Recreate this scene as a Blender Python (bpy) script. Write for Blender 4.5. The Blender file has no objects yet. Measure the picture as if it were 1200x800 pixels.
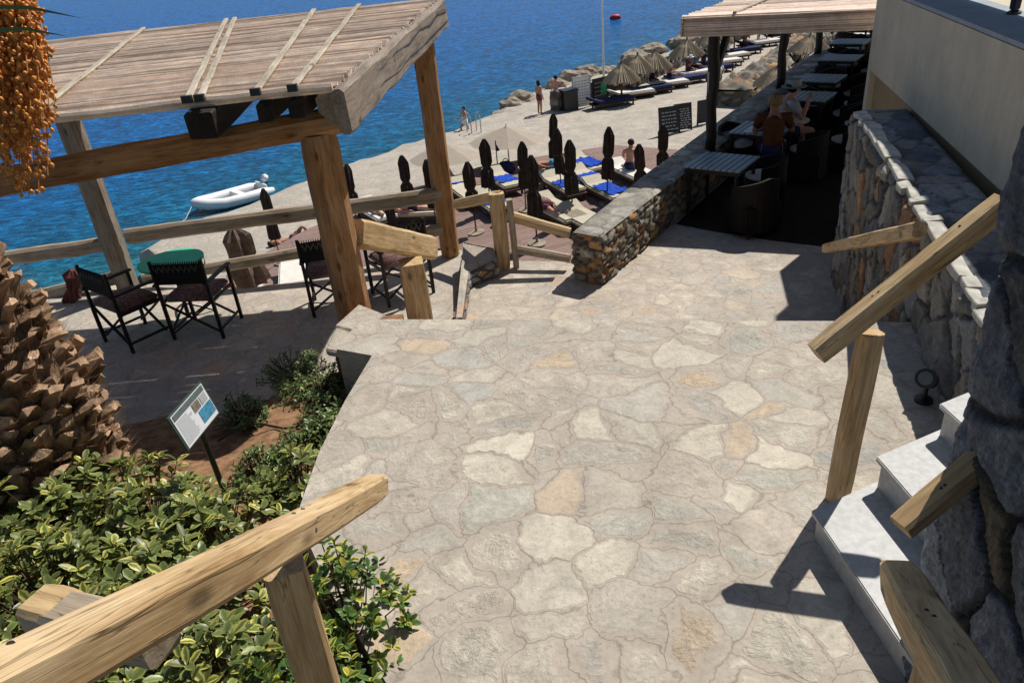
import bpy, bmesh, math, random
import numpy as np
from math import sin, cos, tan, radians, pi, sqrt, hypot, atan2
from mathutils import Vector, Matrix, noise
random.seed(7); rng = np.random.default_rng(7)
scene = bpy.context.scene
COL = scene.collection
# ------------------------------------------------------------------ camera
H = 2.6; PT = radians(28.5); RO = radians(5.46); F = 880.0
FW = Vector((0, cos(PT), -sin(PT))); UP = Vector((0, sin(PT), cos(PT))); RT = Vector((1, 0, 0))
def ray(u, v):
    x = (u-600)/F; y = -(v-400)/F
    return FW + (x*cos(RO)+y*sin(RO))*RT + (-x*sin(RO)+y*cos(RO))*UP
def at(u, v, z):                       # where the sight line to a spot of the photo meets the level z
    d = ray(u, v); t = (z-H)/d.z
    return Vector((d.x*t, d.y*t, z))
cam = bpy.data.cameras.new('camera'); camo = bpy.data.objects.new('camera', cam); COL.objects.link(camo)
r_ = cos(RO)*RT - sin(RO)*UP; u_ = sin(RO)*RT + cos(RO)*UP
camo.matrix_world = Matrix(((r_.x, u_.x, -FW.x, 0), (r_.y, u_.y, -FW.y, 0), (r_.z, u_.z, -FW.z, H), (0, 0, 0, 1)))
cam.sensor_width = 36; cam.lens = 36*F/1200; cam.clip_start = .05; cam.clip_end = 9000
scene.camera = camo
# ------------------------------------------------------------------ light
SUN_AZ = radians(44); SUN_EL = radians(53)      # azimuth from +Y towards +X
world = bpy.data.worlds.new('World'); scene.world = world; world.use_nodes = True
wn = world.node_tree.nodes; wl = world.node_tree.links
sky = wn.new('ShaderNodeTexSky'); sky.sky_type = 'NISHITA'; sky.sun_disc = False
sky.sun_elevation = SUN_EL; sky.sun_rotation = SUN_AZ; sky.dust_density = .6; sky.air_density = 1.0
wl.new(sky.outputs[0], wn['Background'].inputs[0]); wn['Background'].inputs[1].default_value = .072
sl = bpy.data.lights.new('sun', 'SUN'); sl.energy = 5.0; sl.angle = radians(.53); sl.color = (1, .955, .88)
so = bpy.data.objects.new('sun', sl); COL.objects.link(so)
sd = Vector((sin(SUN_AZ)*cos(SUN_EL), cos(SUN_AZ)*cos(SUN_EL), sin(SUN_EL)))
so.rotation_euler = sd.to_track_quat('Z', 'Y').to_euler(); so.location = (20, 20, 40)
scene.view_settings.view_transform = 'Standard'; scene.view_settings.look = 'None'
scene.view_settings.exposure = 0
# ------------------------------------------------------------------ materials
class NT:
    def __init__(s, name, rough=.8, spec=.3):
        s.m = bpy.data.materials.new(name); s.m.use_nodes = True; s.t = s.m.node_tree
        s.b = s.t.nodes['Principled BSDF']; s.b.inputs['Roughness'].default_value = rough
        s.b.inputs['Specular IOR Level'].default_value = spec
        s._c = None
    def n(s, ty, **kw):
        o = s.t.nodes.new(ty)
        for k, v in kw.items(): setattr(o, k, v)
        return o
    def L(s, a, b): s.t.links.new(a, b)
    def obj(s):
        if not s._c: s._c = s.n('ShaderNodeTexCoord').outputs['Object']
        return s._c
    def mapping(s, src, scale=(1, 1, 1), loc=None):
        m = s.n('ShaderNodeMapping'); m.inputs['Scale'].default_value = scale
        s.L(src, m.inputs['Vector'])
        if loc is not None: s.L(loc, m.inputs['Location'])
        return m.outputs[0]
    def noise(s, vec, scale=5, detail=4, rough=.55, dist=0):
        o = s.n('ShaderNodeTexNoise'); o.inputs['Scale'].default_value = scale; o.inputs['Detail'].default_value = detail
        o.inputs['Roughness'].default_value = rough; o.inputs['Distortion'].default_value = dist
        s.L(vec, o.inputs['Vector']); return o
    def ramp(s, fac, stops, interp='LINEAR'):
        o = s.n('ShaderNodeValToRGB'); e = o.color_ramp.elements; o.color_ramp.interpolation = interp
        while len(e) < len(stops): e.new(.5)
        for i, (p, c) in enumerate(stops):
            e[i].position = p; e[i].color = (c[0], c[1], c[2], 1) if not isinstance(c, (int, float)) else (c, c, c, 1)
        s.L(fac, o.inputs[0]); return o.outputs[0]
    def mix(s, a, b, fac, mode='MIX'):
        o = s.n('ShaderNodeMix', data_type='RGBA', blend_type=mode)
        for i, x in ((0, fac), (6, a), (7, b)):
            if isinstance(x, (int, float)): o.inputs[i].default_value = x
            elif isinstance(x, tuple): o.inputs[i].default_value = (*x[:3], 1)
            else: s.L(x, o.inputs[i])
        return o.outputs[2]
    def math(s, op, a, b=0., c=None, clamp=False):
        o = s.n('ShaderNodeMath', operation=op); o.use_clamp = clamp
        for i, x in enumerate((a, b) if c is None else (a, b, c)):
            if isinstance(x, (int, float)): o.inputs[i].default_value = x
            else: s.L(x, o.inputs[i])
        return o.outputs[0]
    def bump(s, h, strength=.5, dist=.01, normal=None):
        o = s.n('ShaderNodeBump'); o.inputs['Strength'].default_value = strength; o.inputs['Distance'].default_value = dist
        s.L(h, o.inputs['Height'])
        if normal is not None: s.L(normal, o.inputs['Normal'])
        s.L(o.outputs[0], s.b.inputs['Normal']); return o.outputs[0]
    def color(s, c): s.L(c, s.b.inputs['Base Color'])
def plain(name, col, rough=.7, var=.25, scale=12, spec=.3, bump=.15, metal=0):
    t = NT(name, rough, spec); c = t.noise(t.obj(), scale, 5)
    lo = tuple(x*(1-var) for x in col); hi = tuple(min(1, x*(1+var)) for x in col)
    t.color(t.ramp(c.outputs[0], [(.3, lo), (.7, hi)]))
    t.b.inputs['Metallic'].default_value = metal
    if bump: t.bump(t.noise(t.obj(), scale*6, 3).outputs[0], bump, .004)
    return t.m
def wood(name, dark, light, grey=None, greyamt=0., ring=1.0):
    t = NT(name, .75, .25)
    oi = t.n('ShaderNodeObjectInfo').outputs['Random']
    off = t.math('MULTIPLY', oi, 37.)
    cx = t.n('ShaderNodeCombineXYZ'); t.L(off, cx.inputs[0]); t.L(off, cx.inputs[1])
    v = t.mapping(t.obj(), (1.1, 9*ring, 9*ring), cx.outputs[0])
    g = t.noise(v, 2.2, 6, .62, .9)
    v2 = t.mapping(t.obj(), (3, 60, 60), cx.outputs[0]); g2 = t.noise(v2, 2.5, 4, .6)
    big = t.noise(t.mapping(t.obj(), (1, 2, 2), cx.outputs[0]), 2.2, 3)
    c = t.ramp(g.outputs[0], [(.3, dark), (.48, tuple((a+b)/2 for a, b in zip(dark, light))), (.66, light)])
    fine = t.ramp(g2.outputs[0], [(.3, .72), (.6, 1.06)])
    c = t.mix(c, fine, .85, 'MULTIPLY')
    c = t.mix(c, t.ramp(big.outputs[0], [(.3, .7), (.65, 1.12)]), .8, 'MULTIPLY')
    if grey: c = t.mix(c, grey, t.math('MULTIPLY', t.ramp(big.outputs[0], [(.4, 0.), (.6, 1.)]), greyamt))
    # knots
    vo = t.n('ShaderNodeTexVoronoi'); vo.inputs['Scale'].default_value = 1.0
    t.L(t.mapping(t.obj(), (2.6, 6.5, 6.5), cx.outputs[0]), vo.inputs['Vector'])
    kn = t.ramp(vo.outputs['Distance'], [(.07, .32), (.16, 1.)])
    c = t.mix(c, kn, .9, 'MULTIPLY')
    # drying cracks
    vc = t.noise(t.mapping(t.obj(), (.8, 22, 22), cx.outputs[0]), 1.6, 2, .5, .3)
    cr = t.ramp(vc.outputs[0], [(.484, 1.), (.497, .28), (.51, 1.)])
    c = t.mix(c, cr, .85, 'MULTIPLY')
    t.color(c)
    hh = t.mix(g2.outputs[0], cr, .6); t.bump(hh, .35, .006)
    return t.m
M = {}
M['honey'] = wood('honey timber', (.23, .095, .032), (.54, .29, .11), (.36, .25, .16), .35)
M['rail'] = wood('pale sawn timber', (.38, .22, .09), (.74, .53, .28), (.42, .35, .26), .3)
M['grey'] = wood('weathered timber', (.15, .12, .09), (.38, .31, .23), (.30, .27, .23), .5)
M['greyrail'] = wood('sun bleached rail timber', (.24, .18, .12), (.50, .40, .28), (.36, .32, .27), .5)
M['fascia'] = wood('split weathered log', (.13, .095, .07), (.40, .32, .25), (.30, .25, .20), .6, 1.3)
M['black'] = wood('blackened timber', (.012, .010, .009), (.035, .028, .022))
M['darkwood'] = plain('dark stained timber', (.022, .016, .013), .5)
def cane_mat():
    t = NT('dry cane', .8, .2)
    a = t.n('ShaderNodeAttribute', attribute_name='Col').outputs['Color']
    n1 = t.noise(t.mapping(t.obj(), (3, 3, 3)), 3, 5); n2 = t.noise(t.obj(), 60, 3)
    c = t.mix(a, t.ramp(n1.outputs[0], [(.3, .74), (.7, 1.1)]), .8, 'MULTIPLY')
    c = t.mix(c, t.ramp(n2.outputs[0], [(.35, .86), (.6, 1.08)]), .7, 'MULTIPLY')
    c = t.mix(c, (1.42, 1.38, 1.34), 1., 'MULTIPLY')
    t.color(c); t.bump(n2.outputs[0], .2, .003); return t.m
M['cane'] = cane_mat()
def stone_col():
    t = NT('rubble stone', .85, .25)
    a = t.n('ShaderNodeAttribute', attribute_name='Col').outputs['Color']
    n1 = t.noise(t.obj(), 9, 7, .65, .8); n2 = t.noise(t.obj(), 55, 5, .65); n3 = t.noise(t.mapping(t.obj(), (1, 1, 3)), 14, 5, .7, 1.5)
    c = t.mix(a, t.ramp(n1.outputs[0], [(.3, .62), (.5, .97), (.68, 1.28)]), .9, 'MULTIPLY')
    c = t.mix(c, t.ramp(n2.outputs[0], [(.32, .62), (.62, 1.15)]), .8, 'MULTIPLY')
    rust = t.ramp(n3.outputs[0], [(.58, 0.), (.7, .5)])
    c = t.mix(c, (.25, .13, .055), t.math('MULTIPLY', rust, .55))
    t.color(c)
    h = t.math('ADD', t.math('MULTIPLY', n3.outputs[0], .7), t.math('MULTIPLY', n2.outputs[0], .5))
    t.bump(h, 1., .03); return t.m
M['stone'] = stone_col()
def slate():
    t = NT('blue slate', .6, .35)
    a = t.n('ShaderNodeAttribute', attribute_name='Col').outputs['Color']; P = t.obj()
    n1 = t.noise(t.mapping(P, (1.5, 1.5, .7)), 7, 8, .75, 1.8); n2 = t.noise(P, 42, 6, .75); n3 = t.noise(t.mapping(P, (1, 1, .45)), 16, 7, .72, 2.5)
    c = t.mix(a, t.ramp(n1.outputs[0], [(.3, .45), (.47, .95), (.5, .7), (.53, 1.1), (.7, 1.7)]), .9, 'MULTIPLY')
    c = t.mix(c, t.ramp(n2.outputs[0], [(.34, .4), (.5, 1.), (.64, 1.6)]), .8, 'MULTIPLY')
    c = t.mix(c, (.30, .33, .36), t.ramp(n3.outputs[0], [(.60, 0.), (.68, .45)]))
    c = t.mix(c, (.20, .11, .055), t.ramp(n1.outputs[0], [(.62, 0.), (.72, .6)]))
    t.color(c); h = t.math('ADD', n3.outputs[0], t.math('MULTIPLY', n2.outputs[0], .5)); t.bump(h, 1., .05); return t.m
M['slate'] = slate()
def flag(name, scale=3.3, stones=None, mortar=(.415, .362, .305), contrast=1., bumpd=.012):
    t = NT(name, .8, .25)
    P = t.obj()
    w = t.noise(P, 2.3, 3, .5); w2 = t.noise(P, 9, 3, .6)
    sub = t.n('ShaderNodeVectorMath', operation='SUBTRACT'); t.L(w.outputs['Color'], sub.inputs[0]); sub.inputs[1].default_value = (.5, .5, .5)
    sc = t.n('ShaderNodeVectorMath', operation='SCALE'); t.L(sub.outputs[0], sc.inputs[0]); sc.inputs['Scale'].default_value = .36
    sub2 = t.n('ShaderNodeVectorMath', operation='SUBTRACT'); t.L(w2.outputs['Color'], sub2.inputs[0]); sub2.inputs[1].default_value = (.5, .5, .5)
    sc2 = t.n('ShaderNodeVectorMath', operation='SCALE'); t.L(sub2.outputs[0], sc2.inputs[0]); sc2.inputs['Scale'].default_value = .11
    a1 = t.n('ShaderNodeVectorMath', operation='ADD'); t.L(P, a1.inputs[0]); t.L(sc.outputs[0], a1.inputs[1])
    a2 = t.n('ShaderNodeVectorMath', operation='ADD'); t.L(a1.outputs[0], a2.inputs[0]); t.L(sc2.outputs[0], a2.inputs[1])
    vec = t.mapping(a2.outputs[0], (1, 1.12, .01))
    vd = t.n('ShaderNodeTexVoronoi', feature='DISTANCE_TO_EDGE'); vd.inputs['Scale'].default_value = scale; vd.inputs['Randomness'].default_value = 1.; t.L(vec, vd.inputs['Vector'])
    vf = t.n('ShaderNodeTexVoronoi', feature='F1'); vf.inputs['Scale'].default_value = scale; vf.inputs['Randomness'].default_value = 1.; t.L(vec, vf.inputs['Vector'])
    sep = t.n('ShaderNodeSeparateColor'); t.L(vf.outputs['Color'], sep.inputs[0])
    R_, G_, B_ = sep.outputs
    # each stone sits in mortar of its own width
    wid = t.math('ADD', t.math('MULTIPLY', G_, .12), .018)
    rag = t.noise(P, 22, 4, .65)
    d = t.math('ADD', vd.outputs['Distance'], t.math('MULTIPLY', t.math('SUBTRACT', rag.outputs[0], .5), .065))
    mask = t.math('DIVIDE', t.math('SUBTRACT', d, wid), .045, clamp=True)
    sts = stones or [(0., (.48, .44, .37)), (.16, (.42, .405, .35)), (.3, (.53, .485, .40)), (.44, (.45, .42, .365)), (.56, (.57, .53, .435)), (.68, (.43, .41, .365)), (.78, (.47, .415, .35)), (.9, (.375, .37, .345)), (.965, (.52, .41, .29))]
    sc_ = t.ramp(R_, sts, 'CONSTANT')
    n1 = t.noise(P, 5, 7, .68, 1.); n2 = t.noise(P, 38, 6, .7); n3 = t.noise(P, 1.1, 4, .6)
    cs = t.n('ShaderNodeVectorMath', operation='SCALE'); t.L(vf.outputs['Color'], cs.inputs[0]); cs.inputs['Scale'].default_value = 25.
    pc = t.n('ShaderNodeVectorMath', operation='ADD'); t.L(P, pc.inputs[0]); t.L(cs.outputs[0], pc.inputs[1])
    n4 = t.noise(pc.outputs[0], 8, 7, .72, 1.2); n5 = t.noise(pc.outputs[0], 26, 5, .7, .6)
    rgh = t.math('MULTIPLY', mask, t.math('ADD', .25, t.math('MULTIPLY', G_, 1.1)))
    stc = t.mix(sc_, t.ramp(n1.outputs[0], [(.3, .72), (.7, 1.2)]), .9, 'MULTIPLY')
    stc = t.mix(stc, t.ramp(n4.outputs[0], [(.34, .86), (.46, 1.04), (.50, .9), (.54, 1.05), (.7, 1.18)]), t.math('MULTIPLY', rgh, .9), 'MULTIPLY'); stc = t.mix(stc, t.ramp(n5.outputs[0], [(.3, .72), (.45, 1.02), (.7, 1.15)]), t.math('MULTIPLY', rgh, .8), 'MULTIPLY')
    mo = t.mix(mortar, t.ramp(n1.outputs[0], [(.3, .8), (.7, 1.14)]), .9, 'MULTIPLY')
    # pointing groove at mid joint
    gr = t.ramp(t.math('ADD', vd.outputs['Distance'], t.math('MULTIPLY', t.math('SUBTRACT', w2.outputs[0], .45), .03)), [(.0, .62), (.010, .8), (.02, 1.)])
    mo = t.mix(mo, gr, .9, 'MULTIPLY')
    edge = t.ramp(mask, [(0., 1.), (.35, .92), (1., 1.)])
    c = t.mix(mo, stc, t.math('MULTIPLY', t.math('MULTIPLY', mask, t.math('ADD', .52, t.math('MULTIPLY', B_, .45))), contrast))
    c = t.mix(c, edge, .75, 'MULTIPLY')
    c = t.mix(c, t.ramp(n2.outputs[0], [(.28, .72), (.5, 1.0), (.75, 1.12)]), .8, 'MULTIPLY')
    c = t.mix(c, t.ramp(n3.outputs[0], [(.3, .86), (.7, 1.12)]), .9, 'MULTIPLY')
    sp = t.noise(P, 75, 3, .6); c = t.mix(c, t.ramp(sp.outputs[0], [(.29, .35), (.37, 1.)]), .7, 'MULTIPLY')
    c = t.mix(c, (1.04, 1.03, 1.01), 1., 'MULTIPLY')
    t.color(c)
    h = t.math('ADD', t.math('MULTIPLY', mask, t.math('ADD', t.math('MULTIPLY', B_, .14), .05)), t.math('MULTIPLY', t.math('MULTIPLY', t.math('SUBTRACT', t.math('ADD', n4.outputs[0], t.math('MULTIPLY', n5.outputs[0], .6)), .8), t.math('MULTIPLY', rgh, mask)), 1.2))
    h = t.math('ADD', h, t.math('MULTIPLY', n2.outputs[0], .12)); h = t.math('ADD', h, t.math('MULTIPLY', gr, .25))
    t.bump(h, 1., bumpd*1.2)
    return t.m
M['flag'] = flag('crazy paving')
M['flag2'] = flag('lower crazy paving', 3.2, [(0., (.47, .41, .35)), (.2, (.41, .385, .35)), (.35, (.53, .47, .39)), (.5, (.47, .41, .36)), (.65, (.43, .41, .37)), (.8, (.52, .45, .36)), (.95, (.52, .38, .28))], (.44, .385, .325))
M['quay'] = flag('quay paving', 1.5, [(0., (.42, .375, .32)), (.3, (.36, .325, .28)), (.55, (.47, .425, .36)), (.8, (.40, .355, .305))], (.43, .385, .325), .8, .02)
M['soil'] = plain('red brown soil', (.24, .135, .075), .95, .5, 14, .1, .9)
M['plaster'] = plain('cream plaster', (.62, .56, .46), .9, .05, 4, .15, .2)
def stained(name, col):
    t = NT(name, .9, .15); P = t.obj()
    a = t.noise(P, 3.5, 5, .6); b = t.noise(t.mapping(P, (7, 7, .5)), 1.6, 5, .65); d = t.noise(P, 60, 3); e = t.noise(P, 1.6, 6, .7, 1.5)
    c = t.mix(col, t.ramp(a.outputs[0], [(.3, .88), (.7, 1.07)]), 1., 'MULTIPLY'); c = t.mix(c, t.ramp(b.outputs[0], [(.35, .86), (.55, 1.), (.7, 1.02)]), .45, 'MULTIPLY')
    c = t.mix(c, t.ramp(e.outputs[0], [(.494, 1.), (.5, .62), (.506, 1.)]), .5, 'MULTIPLY')
    t.color(c); t.bump(d.outputs[0], .4, .004); return t.m
M['plaster'] = stained('cream plaster', (.60, .52, .40)); M['ledge'] = stained('pale ledge render', (.36, .39, .42))
M['tan'] = plain('tan painted recess', (.36, .25, .13), .9, .06, 4)
M['marble'] = plain('white marble', (.43, .43, .42), .5, .16, 30, .4, .05)
M['navy'] = plain('navy painted metal', (.012, .014, .035), .5)
M['blackmetal'] = plain('black metal', (.015, .015, .017), .4, .3, 20, .5)
M['brownfab'] = plain('dark brown umbrella cloth', (.048, .038, .031), .9, .35, 8, .1)
M['oldfab'] = plain('faded brown cloth', (.14, .10, .075), .95, .35, 9, .1)
M['orangetop'] = plain('burnt orange cloth', (.12, .04, .015), .9)
M['maroon'] = plain('maroon cloth', (.14, .05, .045), .9, .3, 8)
M['mat'] = plain('cream lounger cushion', (.52, .47, .36), .9, .08, 6, .1)
M['whitemat'] = plain('white lounger cushion', (.70, .67, .6), .9, .08, 6, .1)
M['bluetowel'] = plain('royal blue towel', (.02, .07, .42), .95, .3, 14, .1, .6)
M['lighttowel'] = plain('light blue towel', (.10, .36, .62), .95, .25, 14, .1, .5)
M['navymat'] = plain('navy cushion', (.03, .035, .09), .9, .25, 10, .1)
M['weave'] = plain('pale woven cord', (.10, .09, .08), .9)
M['wicker'] = plain('dark wicker', (.013, .010, .008), .7, .5, 60, .2, .6)
M['loungebase'] = plain('brown lounger frame', (.08, .05, .035), .8, .3, 20)
M['skin'] = plain('tanned skin', (.42, .21, .13), .6, .1, 9, .3, 0)
M['skinpink'] = plain('sunburnt skin', (.55, .28, .20), .6, .1, 9, .3, 0)
M['hair'] = plain('dark hair', (.02, .014, .01), .7, .3, 40, .2)
M['blond'] = plain('fair hair', (.28, .19, .10), .7, .3, 40, .2)
M['greencl'] = plain('green table top', (.008, .50, .24), .45, .12, 8, .4, .1)
M['cushion'] = plain('faded patterned cushion', (.22, .13, .12), .95, .6, 30, .1)
M['white'] = plain('white paint', (.78, .78, .76), .5, .05, 6)
M['tabletop'] = plain('pale blue grey slats', (.25, .32, .38), .5, .1, 10, .4)
M['rubber'] = plain('white inflatable rubber', (.8, .8, .8), .45, .06, 4, .4, 0)
M['greyfl'] = plain('grey inflatable floor', (.42, .43, .44), .6, .1, 6)
M['red'] = plain('red plastic', (.65, .03, .03), .5, .1)
M['signgreen'] = plain('dark green frame', (.05, .08, .06), .5)
M['signwhite'] = plain('printed white sheet', (.74, .76, .78), .5, .04, 30)
M['signgrey'] = plain('dark printed band', (.12, .15, .15), .6, .15, 30)
M['signblue'] = plain('blue sea picture', (.06, .24, .38), .6, .4, 40)
M['signrock'] = plain('sepia rock picture', (.20, .17, .13), .6, .5, 60)
M['chalkboard'] = plain('blackboard', (.03, .032, .04), .7, .3, 12)
M['chalk'] = plain('chalk', (.5, .5, .5), .9, .2)
M['signlgreen'] = plain('green print', (.03, .35, .17), .6)
M['maroonsign'] = plain('maroon banner', (.13, .03, .05), .7)
M['date'] = plain('orange dates', (.66, .23, .028), .45, .6, 55, .5, .1)
M['strand'] = plain('orange date strand', (.50, .22, .05), .6, .2)
M['frond'] = plain('palm leaflet', (.10, .15, .05), .6, .3)
M['straw'] = plain('beach straw thatch', (.38, .31, .22), .95, .35, 25, .1, .9)
M['beige'] = plain('beige parasol cloth', (.40, .335, .27), .9, .08, 5, .1)
M['rock'] = plain('shore rock', (.30, .25, .19), .9, .4, 3, .2, .9)
M['darkfloor'] = None
def deckmat(name, a, b, w):
    t = NT(name, .8, .2); P = t.obj()
    wv = t.n('ShaderNodeTexBrick'); wv.inputs['Scale'].default_value = 1; wv.inputs['Brick Width'].default_value = 3.0; wv.inputs['Row Height'].default_value = w
    wv.inputs['Mortar Size'].default_value = .010; wv.inputs['Color1'].default_value = (*a, 1); wv.inputs['Color2'].default_value = (*b, 1); wv.inputs['Mortar'].default_value = (.03, .02, .015, 1)
    t.L(P, wv.inputs['Vector'])
    n = t.noise(t.mapping(P, (2, 14, 1)), 3, 5); c = t.mix(wv.outputs[0], t.ramp(n.outputs[0], [(.3, .65), (.7, 1.15)]), .8, 'MULTIPLY')
    t.color(c); t.bump(wv.outputs['Fac'], .5, -.01); return t.m
M['deck'] = deckmat('deck boards', (.26, .17, .14), (.33, .225, .19), .14)
M['darkfloor'] = deckmat('dark boards', (.022, .014, .009), (.035, .022, .013), .12)  # board colour taken near black to deepen the pergola shade
def palm_mat():
    t = NT('palm bark', .95, .1)
    a = t.n('ShaderNodeAttribute', attribute_name='Col').outputs['Color']
    n1 = t.noise(t.mapping(t.obj(), (1, 1, .3)), 45, 5, .7); n2 = t.noise(t.obj(), 9, 5)
    c = t.mix(a, t.ramp(n1.outputs[0], [(.3, .5), (.65, 1.2)]), .85, 'MULTIPLY'); c = t.mix(c, t.ramp(n2.outputs[0], [(.3, .7), (.7, 1.15)]), .8, 'MULTIPLY')
    t.color(c); t.bump(n1.outputs[0], .8, .012); return t.m
M['palm'] = palm_mat()
def leaf_mat(name, green, edge, yellow, spec=.5):
    t = NT(name, .38, spec)
    a = t.n('ShaderNodeAttribute', attribute_name='Col'); sep = t.n('ShaderNodeSeparateColor'); t.L(a.outputs['Color'], sep.inputs[0])
    # R: distance from midrib, G: per-leaf variegation, B: per-leaf brightness
    e = t.math('ADD', sep.outputs[0], t.math('MULTIPLY', t.math('SUBTRACT', t.noise(t.obj(), 60, 3).outputs[0], .5), .6))
    base = t.mix(green, edge, t.ramp(e, [(.45, 0.), (.7, .8)]))
    base = t.mix(base, yellow, t.math('MULTIPLY', t.ramp(e, [(.35, 0.), (.6, 1.)]), t.ramp(sep.outputs[1], [(.55, 0.), (.8, 1.)])))
    base = t.mix(base, yellow, t.ramp(sep.outputs[1], [(.965, 0.), (.975, .75)]))
    base = t.mix(base, t.ramp(sep.outputs[2], [(0., .45), (1., 1.4)]), .9, 'MULTIPLY')
    t.color(base); t.b.inputs['Subsurface Weight'].default_value = 0
    # thin-leaf translucency
    tr = t.n('ShaderNodeBsdfTranslucent'); t.L(base, tr.inputs[0])
    ms = t.n('ShaderNodeMixShader'); ms.inputs[0].default_value = .25
    out = t.t.nodes['Material Output']; t.L(t.b.outputs[0], ms.inputs[1]); t.L(tr.outputs[0], ms.inputs[2]); t.L(ms.outputs[0], out.inputs[0])
    return t.m
M['leafA'] = leaf_mat('variegated leaf', (.14, .185, .05), (.28, .31, .10), (.68, .60, .13), .45)
M['leafB'] = leaf_mat('dark variegated leaf', (.06, .12, .025), (.12, .20, .04), (.60, .54, .08), .35)
M['leafC'] = leaf_mat('ground cover leaf', (.12, .19, .05), (.17, .25, .07), (.40, .40, .13))
M['stem'] = plain('shrub stem', (.12, .08, .045), .8)
def water():
    t = NT('sea water', .12, .16)
    g = t.n('ShaderNodeNewGeometry').outputs['Position']
    dn = t.n('ShaderNodeVectorMath', operation='DOT_PRODUCT'); t.L(g, dn.inputs[0]); dn.inputs[1].default_value = (-.70, .714, 0)
    s = t.math('SUBTRACT', dn.outputs['Value'], 28.5)
    big = t.noise(g, .12, 4, .6); s = t.math('ADD', s, t.math('MULTIPLY', t.math('SUBTRACT', big.outputs[0], .5), 9.))
    f = t.math('DIVIDE', s, 42., clamp=True)
    c = t.ramp(f, [(0., (.016, .125, .17)), (.08, (.005, .105, .21)), (.35, (.002, .095, .27)), (1., (.001, .098, .32))])
    w1 = t.noise(t.mapping(g, (1., 1.6, 1)), 1.7, 8, .66, .6); w2 = t.noise(t.mapping(g, (1, 1.7, 1)), .33, 5, .6)
    c = t.mix(c, t.ramp(w1.outputs[0], [(.33, .42), (.5, .9), (.66, 2.1)]), .95, 'MULTIPLY')
    c = t.mix(c, t.ramp(w2.outputs[0], [(.3, .78), (.7, 1.25)]), .8, 'MULTIPLY')
    t.color(c)
    h = t.math('ADD', t.math('MULTIPLY', w1.outputs[0], .8), t.math('MULTIPLY', w2.outputs[0], .9)); t.bump(h, .7, .5)
    t.b.inputs['Roughness'].default_value = .2; t.b.inputs['IOR'].default_value = 1.13; t.b.inputs['Specular IOR Level'].default_value = .12
    return t.m
M['sea'] = water()
# ------------------------------------------------------------------ object helpers
WM = {}
def tag(o, label=None, cat=None, group=None, kind=None):
    if label: o['label'] = label
    if cat: o['category'] = cat
    if group: o['group'] = group
    if kind: o['kind'] = kind
    return o
def thing(name, label, cat, loc=(0, 0, 0), group=None):
    o = bpy.data.objects.new(name, None); o.empty_display_size = .1; COL.objects.link(o); o.location = loc
    WM[o] = Matrix.Translation(Vector(loc)); return tag(o, label, cat, group)
def link(name, me, m, parent=None, W=None):
    o = bpy.data.objects.new(name, me); COL.objects.link(o)
    if m: me.materials.append(M[m] if isinstance(m, str) else m)
    W = W or Matrix.Identity(4); WM[o] = W
    if parent: o.parent = parent; o.matrix_basis = WM[parent].inverted() @ W
    else: o.matrix_basis = W
    return o
def tomesh(name, bm, smooth=False):
    bmesh.ops.recalc_face_normals(bm, faces=bm.faces)
    me = bpy.data.meshes.new(name); bm.to_mesh(me); bm.free()
    if smooth: me.polygons.foreach_set('use_smooth', [True]*len(me.polygons))
    return me
def obj(name, bm, m, parent=None, W=None, smooth=False):
    return link(name, tomesh(name, bm, smooth), m, parent, W)
def add_box(bm, c, s, rz=0, mat=None):
    mt = mat or (Matrix.Translation(Vector(c)) @ Matrix.Rotation(rz, 4, 'Z'))
    r = bmesh.ops.create_cube(bm, size=1, matrix=mt @ Matrix.Diagonal((*s, 1))); return r['verts']
def axis_mat(p0, p1, up=(0, 0, 1), roll=0):
    p0 = Vector(p0); p1 = Vector(p1); x = (p1-p0).normalized(); upv = Vector(up)
    if abs(x.dot(upv)) > .98: upv = Vector((0, 1, 0))
    y = upv.cross(x).normalized(); z = x.cross(y)
    m = Matrix((x, y, z)).transposed().to_4x4(); m = m @ Matrix.Rotation(roll, 4, 'X'); m.translation = p0
    return m
def add_tube(bm, pts, rad, seg=8, cap=True):
    pts = [Vector(p) for p in pts]; n = len(pts); rads = rad if isinstance(rad, (list, tuple)) else [rad]*n
    rings = []
    for i, p in enumerate(pts):
        d = (pts[min(i+1, n-1)]-pts[max(i-1, 0)]).normalized()
        a = Vector((0, 0, 1)) if abs(d.z) < .95 else Vector((0, 1, 0))
        x = a.cross(d).normalized(); y = d.cross(x)
        rings.append([bm.verts.new(p+rads[i]*(cos(2*pi*k/seg)*x+sin(2*pi*k/seg)*y)) for k in range(seg)])
    for a, b in zip(rings, rings[1:]):
        for k in range(seg): bm.faces.new((a[k], a[(k+1) % seg], b[(k+1) % seg], b[k]))
    if cap: bm.faces.new(rings[0][::-1]); bm.faces.new(rings[-1])
    return rings
def add_lathe(bm, prof, c=(0, 0, 0), seg=16, wob=None):
    c = Vector(c); rings = []
    for j, (r, z) in enumerate(prof):
        rings.append([bm.verts.new(c+Vector((r*cos(2*pi*k/seg), r*sin(2*pi*k/seg), z))*1) for k in range(seg)])
        if wob:
            for k, v in enumerate(rings[-1]):
                f = wob(k, j); v.co.x = c.x+(v.co.x-c.x)*f; v.co.y = c.y+(v.co.y-c.y)*f
    for a, b in zip(rings, rings[1:]):
        for k in range(seg): bm.faces.new((a[k], a[(k+1) % seg], b[(k+1) % seg], b[k]))
    bm.faces.new(rings[0][::-1]); bm.faces.new(rings[-1]); return rings
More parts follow.
